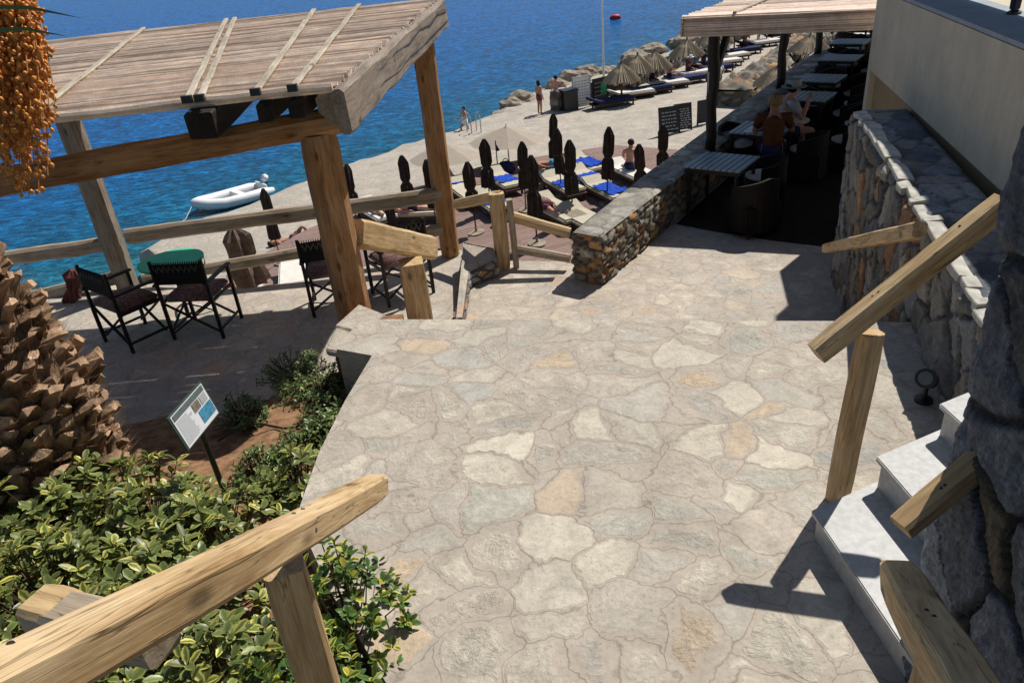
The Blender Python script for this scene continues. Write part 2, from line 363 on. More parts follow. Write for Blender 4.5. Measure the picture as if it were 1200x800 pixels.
def beam_bm(L, w, h, irr=.006, bev=.012, taper=0., bow=0.):
    bm = bmesh.new(); n = max(3, int(L/.12)); ph = random.random()*50
    prof = []
    b = min(bev, w*.3, h*.3)
    for (sx, sz) in ((1, 1), (-1, 1), (-1, -1), (1, -1)):
        a = (sx*(w/2), sz*(h/2-b)); c = (sx*(w/2-b), sz*(h/2))
        prof += [a, c] if sx*sz > 0 else [c, a]
    rings = []
    for i in range(n+1):
        t = i/n; x = L*t; k = 1-taper*t; e = .93 if i in (0, n) else 1
        ring = []
        for j, (y, z) in enumerate(prof):
            q = noise.noise_vector(Vector((x*2.2+ph, y*5, z*5+ph)))*irr
            xe = x+(.35*b if i == 0 else (-.35*b if i == n else 0))*(0)
            ring.append(bm.verts.new((xe, (y*k*e)+q.y+bow*sin(pi*t), (z*k*e)+q.z)))
        rings.append(ring)
        if i == 0:
            pass
    m = len(prof)
    for a, c in zip(rings, rings[1:]):
        for k in range(m): bm.faces.new((a[k], a[(k+1) % m], c[(k+1) % m], c[k]))
    bm.faces.new(rings[0][::-1]); bm.faces.new(rings[-1]); return bm
def beam(name, p0, p1, w, h, m, parent=None, roll=0, **kw):
    W = axis_mat(p0, p1, roll=roll); L = (Vector(p1)-Vector(p0)).length
    return obj(name, beam_bm(L, w, h, **kw), m, parent, W)
def copy_tree(o, parent=None):
    c = o.copy(); COL.objects.link(c)
    if parent: c.parent = parent
    for ch in list(o.children): copy_tree(ch, c)
    return c
def place(proto, used, loc, rz, label, group=None, scale=None, cat=None):
    o = proto if not used else copy_tree(proto); o.location = loc; o.rotation_euler = (0, 0, rz)
    if scale: o.scale = (scale,)*3 if isinstance(scale, (int, float)) else scale
    o['label'] = label
    if group: o['group'] = group
    if cat: o['category'] = cat
    return o
def poly_solid(name, pts, ztop, zbot, m, kind='structure', parent=None):
    bm = bmesh.new(); t = [bm.verts.new((p[0], p[1], ztop)) for p in pts]; b = [bm.verts.new((p[0], p[1], zbot)) for p in pts]
    bm.faces.new(t); bm.faces.new(b[::-1]); n = len(pts)
    for i in range(n): bm.faces.new((t[i], b[i], b[(i+1) % n], t[(i+1) % n]))
    o = obj(name, bm, m, parent)
    if kind: o['kind'] = kind
    return o
# relief: a surface of separate stones, real depth, one colour per stone
def relief(name, Pf, Nf, U, V, res, cell, depth, palette, mortar, m='stone', parent=None, jw=.035, seed=1, border=True, ragtop=0., rough=.01, loop=False, shear=0.):
    r = np.random.default_rng(seed)
    nu = max(2, int(U/res)); nv = max(2, int(V/res))
    u = np.linspace(0, U, nu+1); v = np.linspace(0, V, nv+1); uu, vv = np.meshgrid(u, v, indexing='ij')
    cu, cv = cell; su = []; 
    for i in range(-1, int((U+abs(shear)*V)/cu)+2):
        for j in range(-1, int(V/cv)+2):
            if r.random() < .12: continue
            su.append(((i+.5+r.uniform(-.46, .46)+(.5 if j % 2 else 0))*cu, (j+.5+r.uniform(-.42, .42))*cv))
    S = np.array(su); K = len(S)
    # warp
    wx = np.zeros_like(uu); wy = np.zeros_like(uu)
    for f, a in ((3.1, .022), (7.3, .010), (17, .007), (37, .005)):
        p = r.uniform(0, 6.3, 4); wx += a*np.sin(uu*f+p[0]+1.3*np.sin(vv*f+p[1])); wy += a*np.sin(vv*f*1.1+p[2]+1.3*np.sin(uu*f+p[3]))
    X = ((uu+wx+shear*vv)/cu).ravel(); Y = ((vv+wy)/cv).ravel()
    Sx = S[:, 0]/cu; Sy = S[:, 1]/cv
    idx = np.zeros(len(X), int); d1 = np.zeros(len(X)); d2 = np.zeros(len(X))
    for a in range(0, len(X), 20000):
        D = np.hypot(X[a:a+20000, None]-Sx[None], Y[a:a+20000, None]-Sy[None])
        o2 = np.argpartition(D, 1, axis=1)[:, :2]; dd = np.take_along_axis(D, o2, 1); sw = dd[:, 0] > dd[:, 1]
        idx[a:a+20000] = np.where(sw, o2[:, 1], o2[:, 0]); dd.sort(axis=1); d1[a:a+20000] = dd[:, 0]; d2[a:a+20000] = dd[:, 1]
    e = (d2-d1)*min(cu, cv)*.5
    mk = np.clip((e-jw*.35)/(jw*.7), 0, 1); mk = mk*(2-mk)
    hs = r.uniform(.35, 1, K); tx = r.uniform(-.55, .55, K); ty = r.uniform(-.55, .55, K)
    hh = mk*(hs[idx]+tx[idx]*(X-Sx[idx])+ty[idx]*(Y-Sy[idx])+.22*np.abs(np.sin(2.2*(X-Sx[idx])+hs[idx]*9)*np.cos(2.7*(Y-Sy[idx])+hs[idx]*17)))
    nz = np.array([noise.fractal(Vector((a*9, b*7, seed)), .6, 2.3, 5) for a, b in zip(uu.ravel(), vv.ravel())])
    hh = hh*depth+nz*rough*(.3+.7*mk)
    pal = np.array(palette); ci = r.integers(0, len(pal), K); cc = pal[ci]*r.uniform(.6, 1.45, (K, 1))
    mc = np.array(mortar)
    colr = mc[None]*(1-mk[:, None])+cc[idx]*mk[:, None]
    hh = hh.reshape(uu.shape)
    if border:
        bw = min(.05, V*.2)
        fall = np.clip(np.minimum(vv, V-vv)/bw, 0, 1)
        if not loop: fall = np.minimum(fall, np.clip(np.minimum(uu, U-uu)/bw, 0, 1))
        hh = hh*fall-(1-fall)*.02
    verts = []; 
    for i in range(nu+1):
        for j in range(nv+1):
            verts.append(Pf(u[i], v[j])+Nf(u[i], v[j])*float(hh[i, j]))
    faces = [(i*(nv+1)+j, (i+1)*(nv+1)+j, (i+1)*(nv+1)+j+1, i*(nv+1)+j+1) for i in range(nu) for j in range(nv)]
    me = bpy.data.meshes.new(name); me.from_pydata(verts, [], faces)
    me.polygons.foreach_set('use_smooth', [name != 'stone_face']*len(faces))
    ca = me.color_attributes.new('Col', 'FLOAT_COLOR', 'POINT')
    ca.data.foreach_set('color', np.concatenate([colr, np.ones((len(colr), 1))], 1).astype(np.float32).ravel())
    return link(name, me, m, parent)
def plan_wrap(pts, loop):
    P = [Vector((p[0], p[1], 0)) for p in pts]; 
    if loop: P.append(P[0].copy())
    L = [0]
    for a, b in zip(P, P[1:]): L.append(L[-1]+(b-a).length)
    def seg(u):
        for i in range(len(P)-1):
            if u <= L[i+1] or i == len(P)-2: return i
    def raw(u):
        i = seg(u); a, b = P[i], P[i+1]; t = (u-L[i])/(L[i+1]-L[i]); return a.lerp(b, t)
    def nrm(u):
        i = seg(u); d = (P[i+1]-P[i]).normalized(); n = Vector((d.y, -d.x, 0))
        R = .05
        for k, s in ((i, -1), (i+1, 1)):
            dist = abs(u-L[k])
            if dist < R and (0 < k < len(P)-1 or loop):
                j = (i+s) % (len(P)-1); d2 = (P[j+1]-P[j]).normalized(); n2 = Vector((d2.y, -d2.x, 0))
                n = (n*(.5+.5*dist/R)+n2*(.5-.5*dist/R)).normalized()
        return n
    return raw, nrm, L[-1]
def stone_wall(name, label, pts, z0, ztop, parent=None, loop=True, cell=(.28, .17), depth=.05, res=.03, pal=None, mortar=(.10, .09, .08), cap=None, seed=1, rough=.012, jw=.016, cat='wall', shear=0., m='stone'):
    """wall: plan polygon (counter-clockwise seen so that the outside is on the right of travel)"""
    c = sum((Vector((p[0], p[1], 0)) for p in pts), Vector())/len(pts)
    root = thing(name, label, cat, (c.x, c.y, z0))
    raw, nrm, L = plan_wrap(pts, loop)
    zt = ztop if callable(ztop) else (lambda p: ztop)
    V = max(zt(raw(L*k/20)) for k in range(21))-z0
    def Pf(u, v):
        p = raw(min(u, L*.99999)); top = zt(p); return Vector((p.x, p.y, z0+v/V*(top-z0)))
    relief('stone_face', Pf, lambda u, v: nrm(min(u, L*.99999)), L, V, res, cell, depth, pal, mortar, m=m, parent=root, seed=seed, loop=loop, rough=rough, jw=jw, shear=shear)
    return root
def cap_quad(name, q, parent, cell, depth, pal, mortar, res=.03, seed=3, over=.02, m='stone', jw=.03, rough=.006):
    q = [Vector(p) for p in q]; U = max((q[1]-q[0]).length, (q[2]-q[3]).length); V = max((q[3]-q[0]).length, (q[2]-q[1]).length)
    n = (q[1]-q[0]).cross(q[3]-q[0]).normalized()
    if n.z < 0: n = -n
    Pf = lambda u, v: (q[0].lerp(q[1], u/U)).lerp(q[3].lerp(q[2], u/U), v/V)
    return relief(name, Pf, lambda u, v: n, U, V, res, cell, depth, pal, mortar, m=m, parent=parent, seed=seed, rough=rough, jw=jw)

ZL, ZD, ZP, ZS = -1.2, -5.3, -5.6, -6.9
# ================================================================== SETTING
# sea
bm = bmesh.new(); bmesh.ops.create_grid(bm, x_segments=1, y_segments=1, size=4000, matrix=Matrix.Translation((0, 3900, ZS)))
obj('sea', bm, 'sea')['kind'] = 'structure'
# quay / rock shore
shore = [(-260, 560), (40, 372), (110, 345), (160, 338), (205, 318), (190, 297), (172, 290), (235, 264), (280, 243), (330, 222), (400, 194), (450, 177), (500, 160), (545, 149), (572, 137), (600, 121), (625, 109), (650, 99), (700, 88), (740, 76), (800, 54), (870, 27), (960, 4), (1010, -12)]
sp = [at(u, v, ZP) for u, v in shore]
def dense(P, step=.8):
    out = []
    for a, b in zip(P, P[1:]):
        n = max(1, int((b-a).length/step))
        for k in range(n): out.append(a.lerp(b, k/n))
    out.append(P[-1]); return out
sp = dense(sp)
edge = [p+Vector((noise.noise(p*.7)*.5, noise.noise(p*.7+Vector((9, 3, 1)))*.5, 0)) for p in sp]
bm = bmesh.new()
inner = [p+Vector((.75, -.72, 0))*1.2 for p in edge]; out1 = [p+Vector((-.7, .7, -.35+.3*noise.noise(p))) for p in edge]; out2 = [p+Vector((-1.6, 1.6, -2.6)) for p in edge]
A = [bm.verts.new(p+Vector((0, 0, .02))) for p in inner]; B = [bm.verts.new(p+Vector((0, 0, .12*noise.noise(p*1.3)-.06))) for p in edge]; C1 = [bm.verts.new(p) for p in out1]; D1 = [bm.verts.new(p) for p in out2]
for X_, Y_ in ((A, B), (B, C1), (C1, D1)):
    for i in range(len(A)-1): bm.faces.new((X_[i], X_[i+1], Y_[i+1], Y_[i]))
far = [Vector((110, 95, ZP)), Vector((110, -10, ZP)), Vector((-20, -10, ZP))]
fv = [bm.verts.new(p) for p in far]
bm.faces.new(A+fv)
obj('quay', bm, 'quay')['kind'] = 'structure'
# shore boulders
def rock(name, label, loc, s, m='rock', seed=0, group=None, subd=3):
    bm = bmesh.new(); bmesh.ops.create_icosphere(bm, subdivisions=subd, radius=1)
    for v in bm.verts:
        n = noise.fractal(v.co*1.1+Vector((seed*3.1, 0, 0)), 1., 2., 4); v.co *= 1+.35*n
        v.co.x *= s[0]; v.co.y *= s[1]; v.co.z *= s[2]
    o = obj(name, bm, m, None, Matrix.Translation(Vector(loc))); tag(o, label, 'rock', group); return o
rk = [(612, 117, 1.0), (600, 122, .7), (655, 100, .8), (672, 92, 1.1), (690, 86, 1.0), (708, 84, .7), (742, 70, 1.1), (716, 82, .6), (765, 60, 1.0), (752, 66, .7), (800, 50, 1.2), (835, 40, 1.2), (820, 46, .9)]
for i, (u, v, s) in enumerate(rk):
    p = at(u, v, ZP); rock('boulder', 'tan boulder piled along the water edge beyond the low promenade wall' if i > 1 else 'pale boulder at the water edge left of the standing bathers', p-Vector((0, 0, .1)), (s*.95, s*.8, s*.6), seed=i, group='boulders beyond the promenade wall' if i > 1 else 'boulders left of the bathers')
# deck on the lower terrace
dk = [at(u, v, ZD) for u, v in [(262, 345), (265, 322), (360, 268), (470, 228), (560, 196), (640, 182), (720, 170), (800, 176), (830, 215), (760, 300), (690, 420)]]
o = poly_solid('wooden_deck', [(p.x, p.y) for p in dk]+[(-3, 8)], ZD, ZP-.1, 'deck')
o.data.transform(Matrix.Rotation(radians(-20), 4, 'Z')); o.matrix_basis = Matrix.Rotation(radians(20), 4, 'Z')
# landing + left terrace (solid down to the quay)
land = [(-9, 5.2), (-9, 9.9), (-5.4, 9.78), (-4.6, 9.45), (-3.4, 9.14), (-2.5, 9.25), (-1.3, 9.75), (-.7, 9.88), (-.02, 9.25), (.72, 9.05), (1.2, 8.6), (2.1, 9.9), (12, 24), (15, 22), (5.5, 8.2), (3.6, 3), (-2, 3)]
poly_solid('lower_landing', land, ZL, ZP-.2, 'flag2')
# rear side pavement of terrace edge: raised kerb strip
# upper path
path = [(-.50, -1), (-.60, 1.4), (-.63, 2.02), (-.95, 2.55), (-1.22, 3.1), (-1.20, 3.65), (-1.13, 4.19), (-1.02, 4.78), (-1.30, 4.93), (-1.20, 5.35), (-1.0, 5.36), (2.35, 4.62), (3.2, 4.4), (3.2, -1)]
poly_solid('stone_path', path, 0, -1.6, 'flag')
# steps down to the landing: 7 risers
e0, e1 = Vector((-1.2, 5.40, 0)), Vector((2.45, 4.60, 0)); fd = Vector((.214, .977, 0)); 
t0 = thing('stone_steps', 'wide flagstone steps dropping from the upper path to the lower landing', 'steps', (.6, 5.1, ZL))
dirs = (e1-e0).normalized()
for k in range(1, 7):
    z = ZL*k/7.; a = e0+fd*(.33*(k-1)-.25); b = e1+fd*(.33*(k-1)-.25)+dirs*.35*k*.3; c = b+fd*(.33+.25); d = a+fd*(.33+.25)
    poly_solid('step', [tuple(p)[:2] for p in (a, b, c, d)], z, ZL-.1-.01*k, 'flag2', None, t0)
# camera-side stair
t0 = thing('stone_steps', 'rough stone steps the photographer stands on, at the bottom edge', 'steps', (.2, 1, 0))
for k in range(1, 8):
    y1 = 1.62-.28*k+.28
    poly_solid('step', [(-.45, y1-.30), (-.45, y1), (1.15, y1), (1.15, y1-.30)], .17*k, .0+.001*k, 'flag', None, t0)
# soil bed
bm = bmesh.new(); nx, ny = 60, 80
g = [[None]*(ny+1) for _ in range(nx+1)]
for i in range(nx+1):
    for j in range(ny+1):
        x = -7+6.6*i/nx; y = -.5+7.2*j/ny
        z = -.28-.10*max(0, y-2.5)-.02*(-1-x)+.05*noise.fractal(Vector((x*2, y*2, 0)), 1, 2, 5)+.02*noise.noise(Vector((x*14, y*14, 0)))
        if y > 5.0 and x > -2.1: z -= .12*(y-5)
        lim_ = 5.15+.75*min(1, max(0, (x+2.3)/.6))+.12*noise.noise(Vector((x*2, 3, 0)))
        if y > lim_: z -= (y-lim_)*1.3
        g[i][j] = bm.verts.new((x, y, z))
for i in range(nx):
    for j in range(ny):
        x = -7+6.6*(i+.5)/nx; y = -.5+7.2*(j+.5)/ny
        if (x > -.75 and y > 1.8) or y > 6.6: continue
        bm.faces.new((g[i][j], g[i+1][j], g[i+1][j+1], g[i][j+1]))
obj('soil', bm, 'soil', smooth=True)['kind'] = 'structure'
# dark boards under the right-hand pergola; front strip is shade painted over paving
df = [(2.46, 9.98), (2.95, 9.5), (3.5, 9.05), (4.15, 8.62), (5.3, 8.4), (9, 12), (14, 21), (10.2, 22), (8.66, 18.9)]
o = poly_solid('wooden_floor_shade', df, ZL+.012, ZL-.05, 'darkfloor')
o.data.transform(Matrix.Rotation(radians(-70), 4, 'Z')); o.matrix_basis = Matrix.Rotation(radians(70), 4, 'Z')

PAL_BLUE = [(.26, .29, .33), (.31, .32, .33), (.20, .23, .29), (.36, .32, .26), (.27, .30, .35), (.18, .215, .28), (.28, .13, .065), (.12, .13, .15), (.21, .175, .12), (.23, .19, .13), (.10, .12, .16)]
PAL_GREY = [(.27, .265, .25), (.22, .22, .215), (.31, .29, .25), (.25, .25, .26), (.34, .30, .24), (.20, .205, .21), (.38, .22, .13), (.24, .22, .19)]
PAL_WARM = [(.30, .27, .21), (.36, .29, .19), (.22, .20, .17), (.40, .24, .12), (.27, .25, .21), (.33, .31, .26), (.42, .21, .09), (.25, .22, .17)]
PAL_LIGHT = [(.42, .39, .32), (.36, .34, .29), (.48, .45, .38), (.39, .35, .28), (.33, .31, .27)]
PAL_SLATE = [(.20, .22, .25), (.25, .26, .28), (.17, .19, .22), (.28, .28, .28), (.23, .22, .21)]
# right retaining wall: face from far corner (3.8,7.9) to near; top z=.68
ax17 = Vector((.288, .958, 0)); nrm17 = Vector((.958, -.288, 0))
fc = Vector((3.80, 7.90, 0)); nc = fc-ax17*6.4
wl_ = [nc, fc, fc+nrm17*.5, nc+nrm17*.5]
w = stone_wall('retaining_wall', 'grey rubble retaining wall topped with slate running beside the right edge of the path', [tuple(p)[:2] for p in (fc+nrm17*.5, fc, nc, nc+nrm17*.5)], ZL-.1, .66, cell=(.22, .26), depth=.04, res=.022, pal=PAL_GREY, mortar=(.07, .065, .06), seed=11)
cap_quad('slate_capping', [nc+Vector((0, 0, .665)), fc+Vector((0, 0, .665)), fc+nrm17*.52+Vector((0, 0, .665)), nc+nrm17*.52+Vector((0, 0, .665))], w, (.3, .22), .012, PAL_SLATE, (.12, .12, .12), seed=5, jw=.012)
# bright front coping course
def coping(u0, L):
    a = nc+ax17*u0+nrm17*.03+Vector((0, 0, .675)); b = a+ax17*L
    q_ = nrm17*random.uniform(-.012, .02); dz_ = Vector((0, 0, random.uniform(-.018, .006))); beam('coping_stone', a+q_+dz_, b+q_+dz_, .07+random.uniform(0, .07), .035+random.uniform(0, .02), 'copestone', w, irr=.022, bev=.005, roll=random.uniform(-.12, .12))
M['copestone'] = plain('light coping stone', (.46, .44, .39), .9, .3, 12, .2, .8)
u0 = .2
while u0 < 6.3:
    L = min(random.choice((.09, .13, .2, .3, .42))*random.uniform(.85, 1.2), 6.4-u0); coping(u0, L-.004); u0 += L
bm = bmesh.new(); p = [fc+nrm17*.46-ax17*.03, fc+nrm17*.04-ax17*.03, nc+nrm17*.04, nc+nrm17*.46]
vt = [bm.verts.new((q.x, q.y, .655)) for q in p]; vb = [bm.verts.new((q.x, q.y, ZL-.1)) for q in p]; bm.faces.new(vt)
for i in range(4): bm.faces.new((vt[i], vb[i], vb[(i+1) % 4], vt[(i+1) % 4]))
obj('core', bm, 'rock', w)
# cream building
B0 = Vector((3.56, 5.08, 0)); adir = Vector((sin(radians(14.5)), cos(radians(14.5)), 0)); an = Vector((adir.y, -adir.x, 0))
bld = thing('building', 'cream plastered building above the retaining wall with a flat ledge on top', 'building', tuple(B0))
def prism(name, m, poly, thick, parent, base=B0, d=adir, nn=an):
    """poly in (along, z) of a vertical face, extruded back"""
    bm = bmesh.new(); f = [bm.verts.new(base+d*a+Vector((0, 0, z))) for a, z in poly]; k = [bm.verts.new(base+d*a+nn*thick+Vector((0, 0, z))) for a, z in poly]
    bm.faces.new(f); bm.faces.new(k[::-1]); n = len(poly)
    for i in range(n): bm.faces.new((f[i], k[i], k[(i+1) % n], f[(i+1) % n]))
    return obj(name, bm, m, parent)
LF = 4.72      # far end of the front
prism('wall', 'plaster', [(-4.2, .68), (LF-.16, .74), (LF-.16, 1.62), (-4.2, 1.62)], .25, bld)
prism('pier', 'plaster', [(LF-.158, -1.2), (LF, -1.2), (LF, 1.625), (LF-.158, 1.625)], .25, bld)
prism('recess_panel', 'tan', [(-4.2, ZL), (LF-.16, ZL), (LF-.16, .735), (-4.2, .675)], .10, bld, base=B0+an*.07)
prism('ledge', 'ledge', [(-4.2, 1.628), (LF, 1.628), (LF, 1.66), (-4.2, 1.66)], .55, bld)
prism('terrace_floor', 'plaster', [(-4.2, 1.45), (LF, 1.45), (LF, 1.56), (-4.2, 1.56)], 5., bld, base=B0+an*.5)
prism('end_wall', 'plaster', [(LF-.2, ZL), (LF, ZL), (LF, 1.56), (LF-.2, 1.56)], 5, bld, base=B0+an*.3)
rl = thing('balcony_railing', 'navy painted balcony railing posts standing on the ledge at the top right corner', 'railing', tuple(B0+an*.42+Vector((0, 0, 1.66))))
for a, s in ((.05, .085), (.28, .10), (-.55, .08), (1.6, .07)):
    p = B0+an*.42+adir*a
    beam('post', p+Vector((0, 0, 1.70)), p+Vector((0, 0, 2.75)), s, s, 'navy', rl)
    bm = bmesh.new(); add_lathe(bm, [(.055, 0), (.055, .015), (.03, .03), (.03, .045)], p+Vector((0, 0, 1.662)), 12); obj('foot', bm, 'blackmetal', rl)
beam('panel', B0+an*.46+adir*-2+Vector((0, 0, 2.55)), B0+an*.46+adir*4.6+Vector((0, 0, 2.55)), .03, 1.55, 'navy', rl)  # railing panel, lengthened and raised out of view to shade the ledge
# near dark wall on the right
NW = Vector((1.40, 1.90, 0)); 
nw = stone_wall('stone_wall', 'tall dark slate wall of big rough stones at the right edge, nearest the camera', [(3.6, 2.75), (NW.x, NW.y), (1.22, -1.6)], -.15, 4.3, loop=False, shear=.35, cell=(.25, .32), depth=.034, res=.0125, pal=PAL_BLUE, mortar=(.03, .03, .034), seed=21, rough=.013, jw=.018, m='slate')
bm = bmesh.new(); p = [Vector(q) for q in ((3.6, 2.70, 0), (1.46, 1.82, 0), (1.32, -1.6, 0), (3.6, -1.6, 0))]
vt = [bm.verts.new((q.x, q.y, 4.28)) for q in p]; vb = [bm.verts.new((q.x, q.y, -.15)) for q in p]; bm.faces.new(vt)
for i in range(4): bm.faces.new((vt[i], vb[i], vb[(i+1) % 4], vt[(i+1) % 4]))
obj('core', bm, 'rock', nw)
# marble side stair
ms = thing('marble_steps', 'white marble steps climbing between the two stone walls on the right', 'steps', (1.6, 2.5, 0))
for k in range(6):
    z = .155+.17*k; x0 = 1.30+.335*k; y0 = 2.61+.13*k; L = .85
    q = [Vector((x0, y0, 0)), Vector((x0+.045*1, y0-L, 0)), Vector((x0+.42+.045, y0-L+.16, 0)), Vector((x0+.42, y0+.17, 0))]
    bm = bmesh.new(); vt = [bm.verts.new((v.x, v.y, z)) for v in q]; vb = [bm.verts.new((v.x, v.y, z-.028)) for v in q]
    bm.faces.new(vt); bm.faces.new(vb[::-1])
    for i in range(4): bm.faces.new((vt[i], vb[i], vb[(i+1) % 4], vt[(i+1) % 4]))
    bmesh.ops.bevel(bm, geom=bm.edges[:], offset=.005, segments=2, affect='EDGES')
    obj('tread', bm, 'marble', ms)
    i_ = Vector((.022, -.008, 0)); q2 = [q[0]+i_-Vector((0, .012, 0)), q[1]+i_+Vector((0, .012, 0)), q[2], q[3]]
    bm = bmesh.new(); vt = [bm.verts.new((v.x, v.y, z-.029)) for v in q2]; vb = [bm.verts.new((v.x, v.y, -.02)) for v in q2]
    bm.faces.new(vt)
    for i in range(4): bm.faces.new((vt[i], vb[i], vb[(i+1) % 4], vt[(i+1) % 4]))
    obj('riser', bm, 'riserm', ms) if 'riserm' in M else obj('riser', bm, 'marble', ms)
# spot lamp at the wall base
p = at(1082, 470, 0)
lp = thing('spot_lamp', 'small black garden spot lamp at the foot of the right retaining wall', 'lamp', tuple(p))
bm = bmesh.new(); add_lathe(bm, [(.05, 0), (.05, .02), (.015, .03), (.015, .11)], p, 14); obj('stand', bm, 'blackmetal', lp)
bm = bmesh.new(); q = p+Vector((0, 0, .15)); d = Vector((-.5, -.5, .45)).normalized(); add_tube(bm, [q-d*.07, q-d*.05, q+d*.05, q+d*.065], [.03, .05, .058, .058], 16); obj('housing', bm, 'blackmetal', lp)
bm = bmesh.new(); add_tube(bm, [q+d*.0655, q+d*.069], [.040, .038], 16); obj('lens', bm, 'signgrey', lp)

# ================================================================== TIMBER RAILS
def nail(p, parent):
    bm = bmesh.new(); add_tube(bm, [Vector(p)-Vector((0, 0, .002)), Vector(p)+Vector((0, 0, .003))], .006, 8); obj('nail', bm, 'blackmetal', parent)
def raypt(u, v, D):
    d = ray(u, v); return Vector((0, 0, H))+d*D
# foreground left rail
r = thing('handrail', 'thick pale timber handrail with one leaning post in the lower left foreground', 'handrail', (-.55, 1.6, 0))
a = raypt(442, 569, 2.68); b = raypt(20, 796, .98); b2 = b+(b-a)*.25
beam('rail', a, b2, .088, .092, 'rail', r, irr=.006, bev=.016, bow=.012)
pt = raypt(330, 655, 2.05); 
beam('post', (pt.x-.02, pt.y+.02, -.3), (pt.x, pt.y, pt.z-.02), .115, .10, 'rail', r, irr=.006, roll=.3)
r2 = thing('timber_beam', 'short weathered beam end with a fresh sawn face poking from the bush at lower left', 'beam', (-1.1, 1.3, 0))
a = raypt(50, 715, 1.62); b = raypt(190, 752, 1.5)
beam('beam', a, b, .095, .085, 'greyrail', r2, irr=.004)
bm = beam_bm(.10, .0965, .0865, irr=.002); Wm = axis_mat(a, b); Wm.translation = a-(b-a).normalized()*.012
obj('sawn_end', bm, 'rail', r2, Wm)
# foreground right rail
r = thing('handrail', 'square timber handrail slanting down past the marble steps at the bottom right', 'handrail', (1.0, 1.3, 0))
a = raypt(1052, 676, 2.1); b = raypt(1135, 815, 1.36)
beam('rail', a, b+(b-a)*.7, .10, .10, 'rail', r, roll=.12, irr=.005)
c = a.lerp(b, .75); beam('post', (c.x+.02, c.y, -.05), (c.x, c.y, c.z-.03), .08, .08, 'rail', r)
# far stair rail with post
def rplane(u, v, p0, az):
    d = ray(u, v); n = Vector((cos(radians(az)), -sin(radians(az)), 0)); t = Vector(p0).dot(n)/d.dot(n); return Vector((0, 0, H))+d*t
r = thing('handrail', 'pale timber handrail climbing to the right beside the marble steps, on a square post', 'handrail', (1.55, 2.85, 0))
P0 = Vector((1.53, 2.83, 0)); a = rplane(956, 414, P0, 80); b = rplane(1176, 238, P0, 80)
beam('rail', a, b, .085, .10, 'rail', r, irr=.004)
tp = rplane(1022, 385, P0, 80)
beam('post', (P0.x, P0.y, 0), (tp.x, tp.y, tp.z-.02), .105, .085, 'rail', r, roll=.2)
# near-side rail end of marble stair
r = thing('handrail', 'short end of a timber rail above the second marble step beside the dark wall', 'handrail', (1.5, 2.1, .3))
a = raypt(1056, 618, 2.35); b = a+Vector((.40, .12, .26)); beam('rail', a, b, .08, .075, 'rail', r)
# wall handrail on the far stairs
r = thing('handrail', 'short timber handrail fixed along the stone wall above the steps going down', 'handrail', (2.6, 5.2, 0))
wp = fc-nrm17*.20; a = rplane(968, 291, wp, 16.7); b = rplane(1078, 270, wp, 16.7)
beam('rail', b, a, .085, .10, 'rail', r, irr=.006, bow=.01)
for t_ in (.25, .8):
    q = b.lerp(a, t_); beam('bracket', q, q+nrm17*.2, .03, .03, 'blackmetal', r)

def bolt(parent, W, x, y, z, ax='z', r=.011):
    bm = bmesh.new(); d = Vector((0, 0, 1)) if ax == 'z' else Vector((0, 1, 0)); c = Vector((x, y, z)); add_tube(bm, [c-d*.004, c+d*.004, c+d*.007], [r, r, r*.6], 6); obj('bolt', bm, 'blackmetal', parent, W)
for o_ in [o for o in bpy.data.objects if o.name.startswith('rail') and o.parent and o.parent.name.startswith('handrail')]:
    W_ = WM[o_]; L_ = max(v.co.x for v in o_.data.vertices); zt = max(v.co.z for v in o_.data.vertices); yt = max(v.co.y for v in o_.data.vertices)
    for f_ in (.34, .37, .8): bolt(o_.parent, W_, L_*f_, random.uniform(-.2, .2)*yt, zt-.006, r=.006)
    bolt(o_.parent, W_, L_*.36, yt-.006, 0, 'y', .009)
# ================================================================== LEFT PERGOLA
pg = thing('pergola', 'rustic log pergola with a dry cane roof over the left terrace', 'pergola', (-3, 7.8, ZL))
mp = Vector((-1.38, 6.08, 0))
beam('post', (mp.x, mp.y, -1.25), (mp.x-.0, mp.y, 1.33), .27, .25, 'honey', pg, irr=.016, bev=.06, roll=.5)
p2 = Vector((-.72, 9.62, 0)); beam('post', (p2.x, p2.y, ZL), (p2.x, p2.y, 1.62), .235, .22, 'honey', pg, irr=.012, bev=.05, roll=.5)
p3 = Vector((-5.1, 9.52, 0)); beam('post', (p3.x, p3.y, ZL-.1), (p3.x, p3.y, 1.7), .25, .25, 'grey', pg, irr=.014, bev=.05)
p4 = Vector((-4.6, 5.85, 0)); beam('post', (p4.x, p4.y, -1.3), (p4.x, p4.y, 1.15), .25, .25, 'honey', pg, irr=.014, bev=.05)
ga = Vector((-1.18, 6.07, 1.42)); gb = rplane(0, 213, (-1.36, 6.05, 0), 87); gb = ga+(gb-ga)*1.7
beam('girder', ga, gb, .20, .20, 'honey', pg, irr=.014, bev=.05)
# side log (fascia) on the right
fa = Vector((-1.16, 5.72, 1.60)); fb = Vector((-.60, 9.95, 1.80))
beam('side_beam', fa, fb, .20, .20, 'grey', pg, irr=.02, bev=.05)
beam('side_beam', fa+Vector((-.03, .1, -.10))+Vector((0, 0, -.0)), fb+Vector((-.03, 0, -.13)), .13, .16, 'grey', pg, irr=.02, bev=.04)
beam('rear_beam', (-.55, 9.75, 1.66), (-5.9, 9.75, 1.62), .2, .2, 'grey', pg, irr=.014, bev=.04)
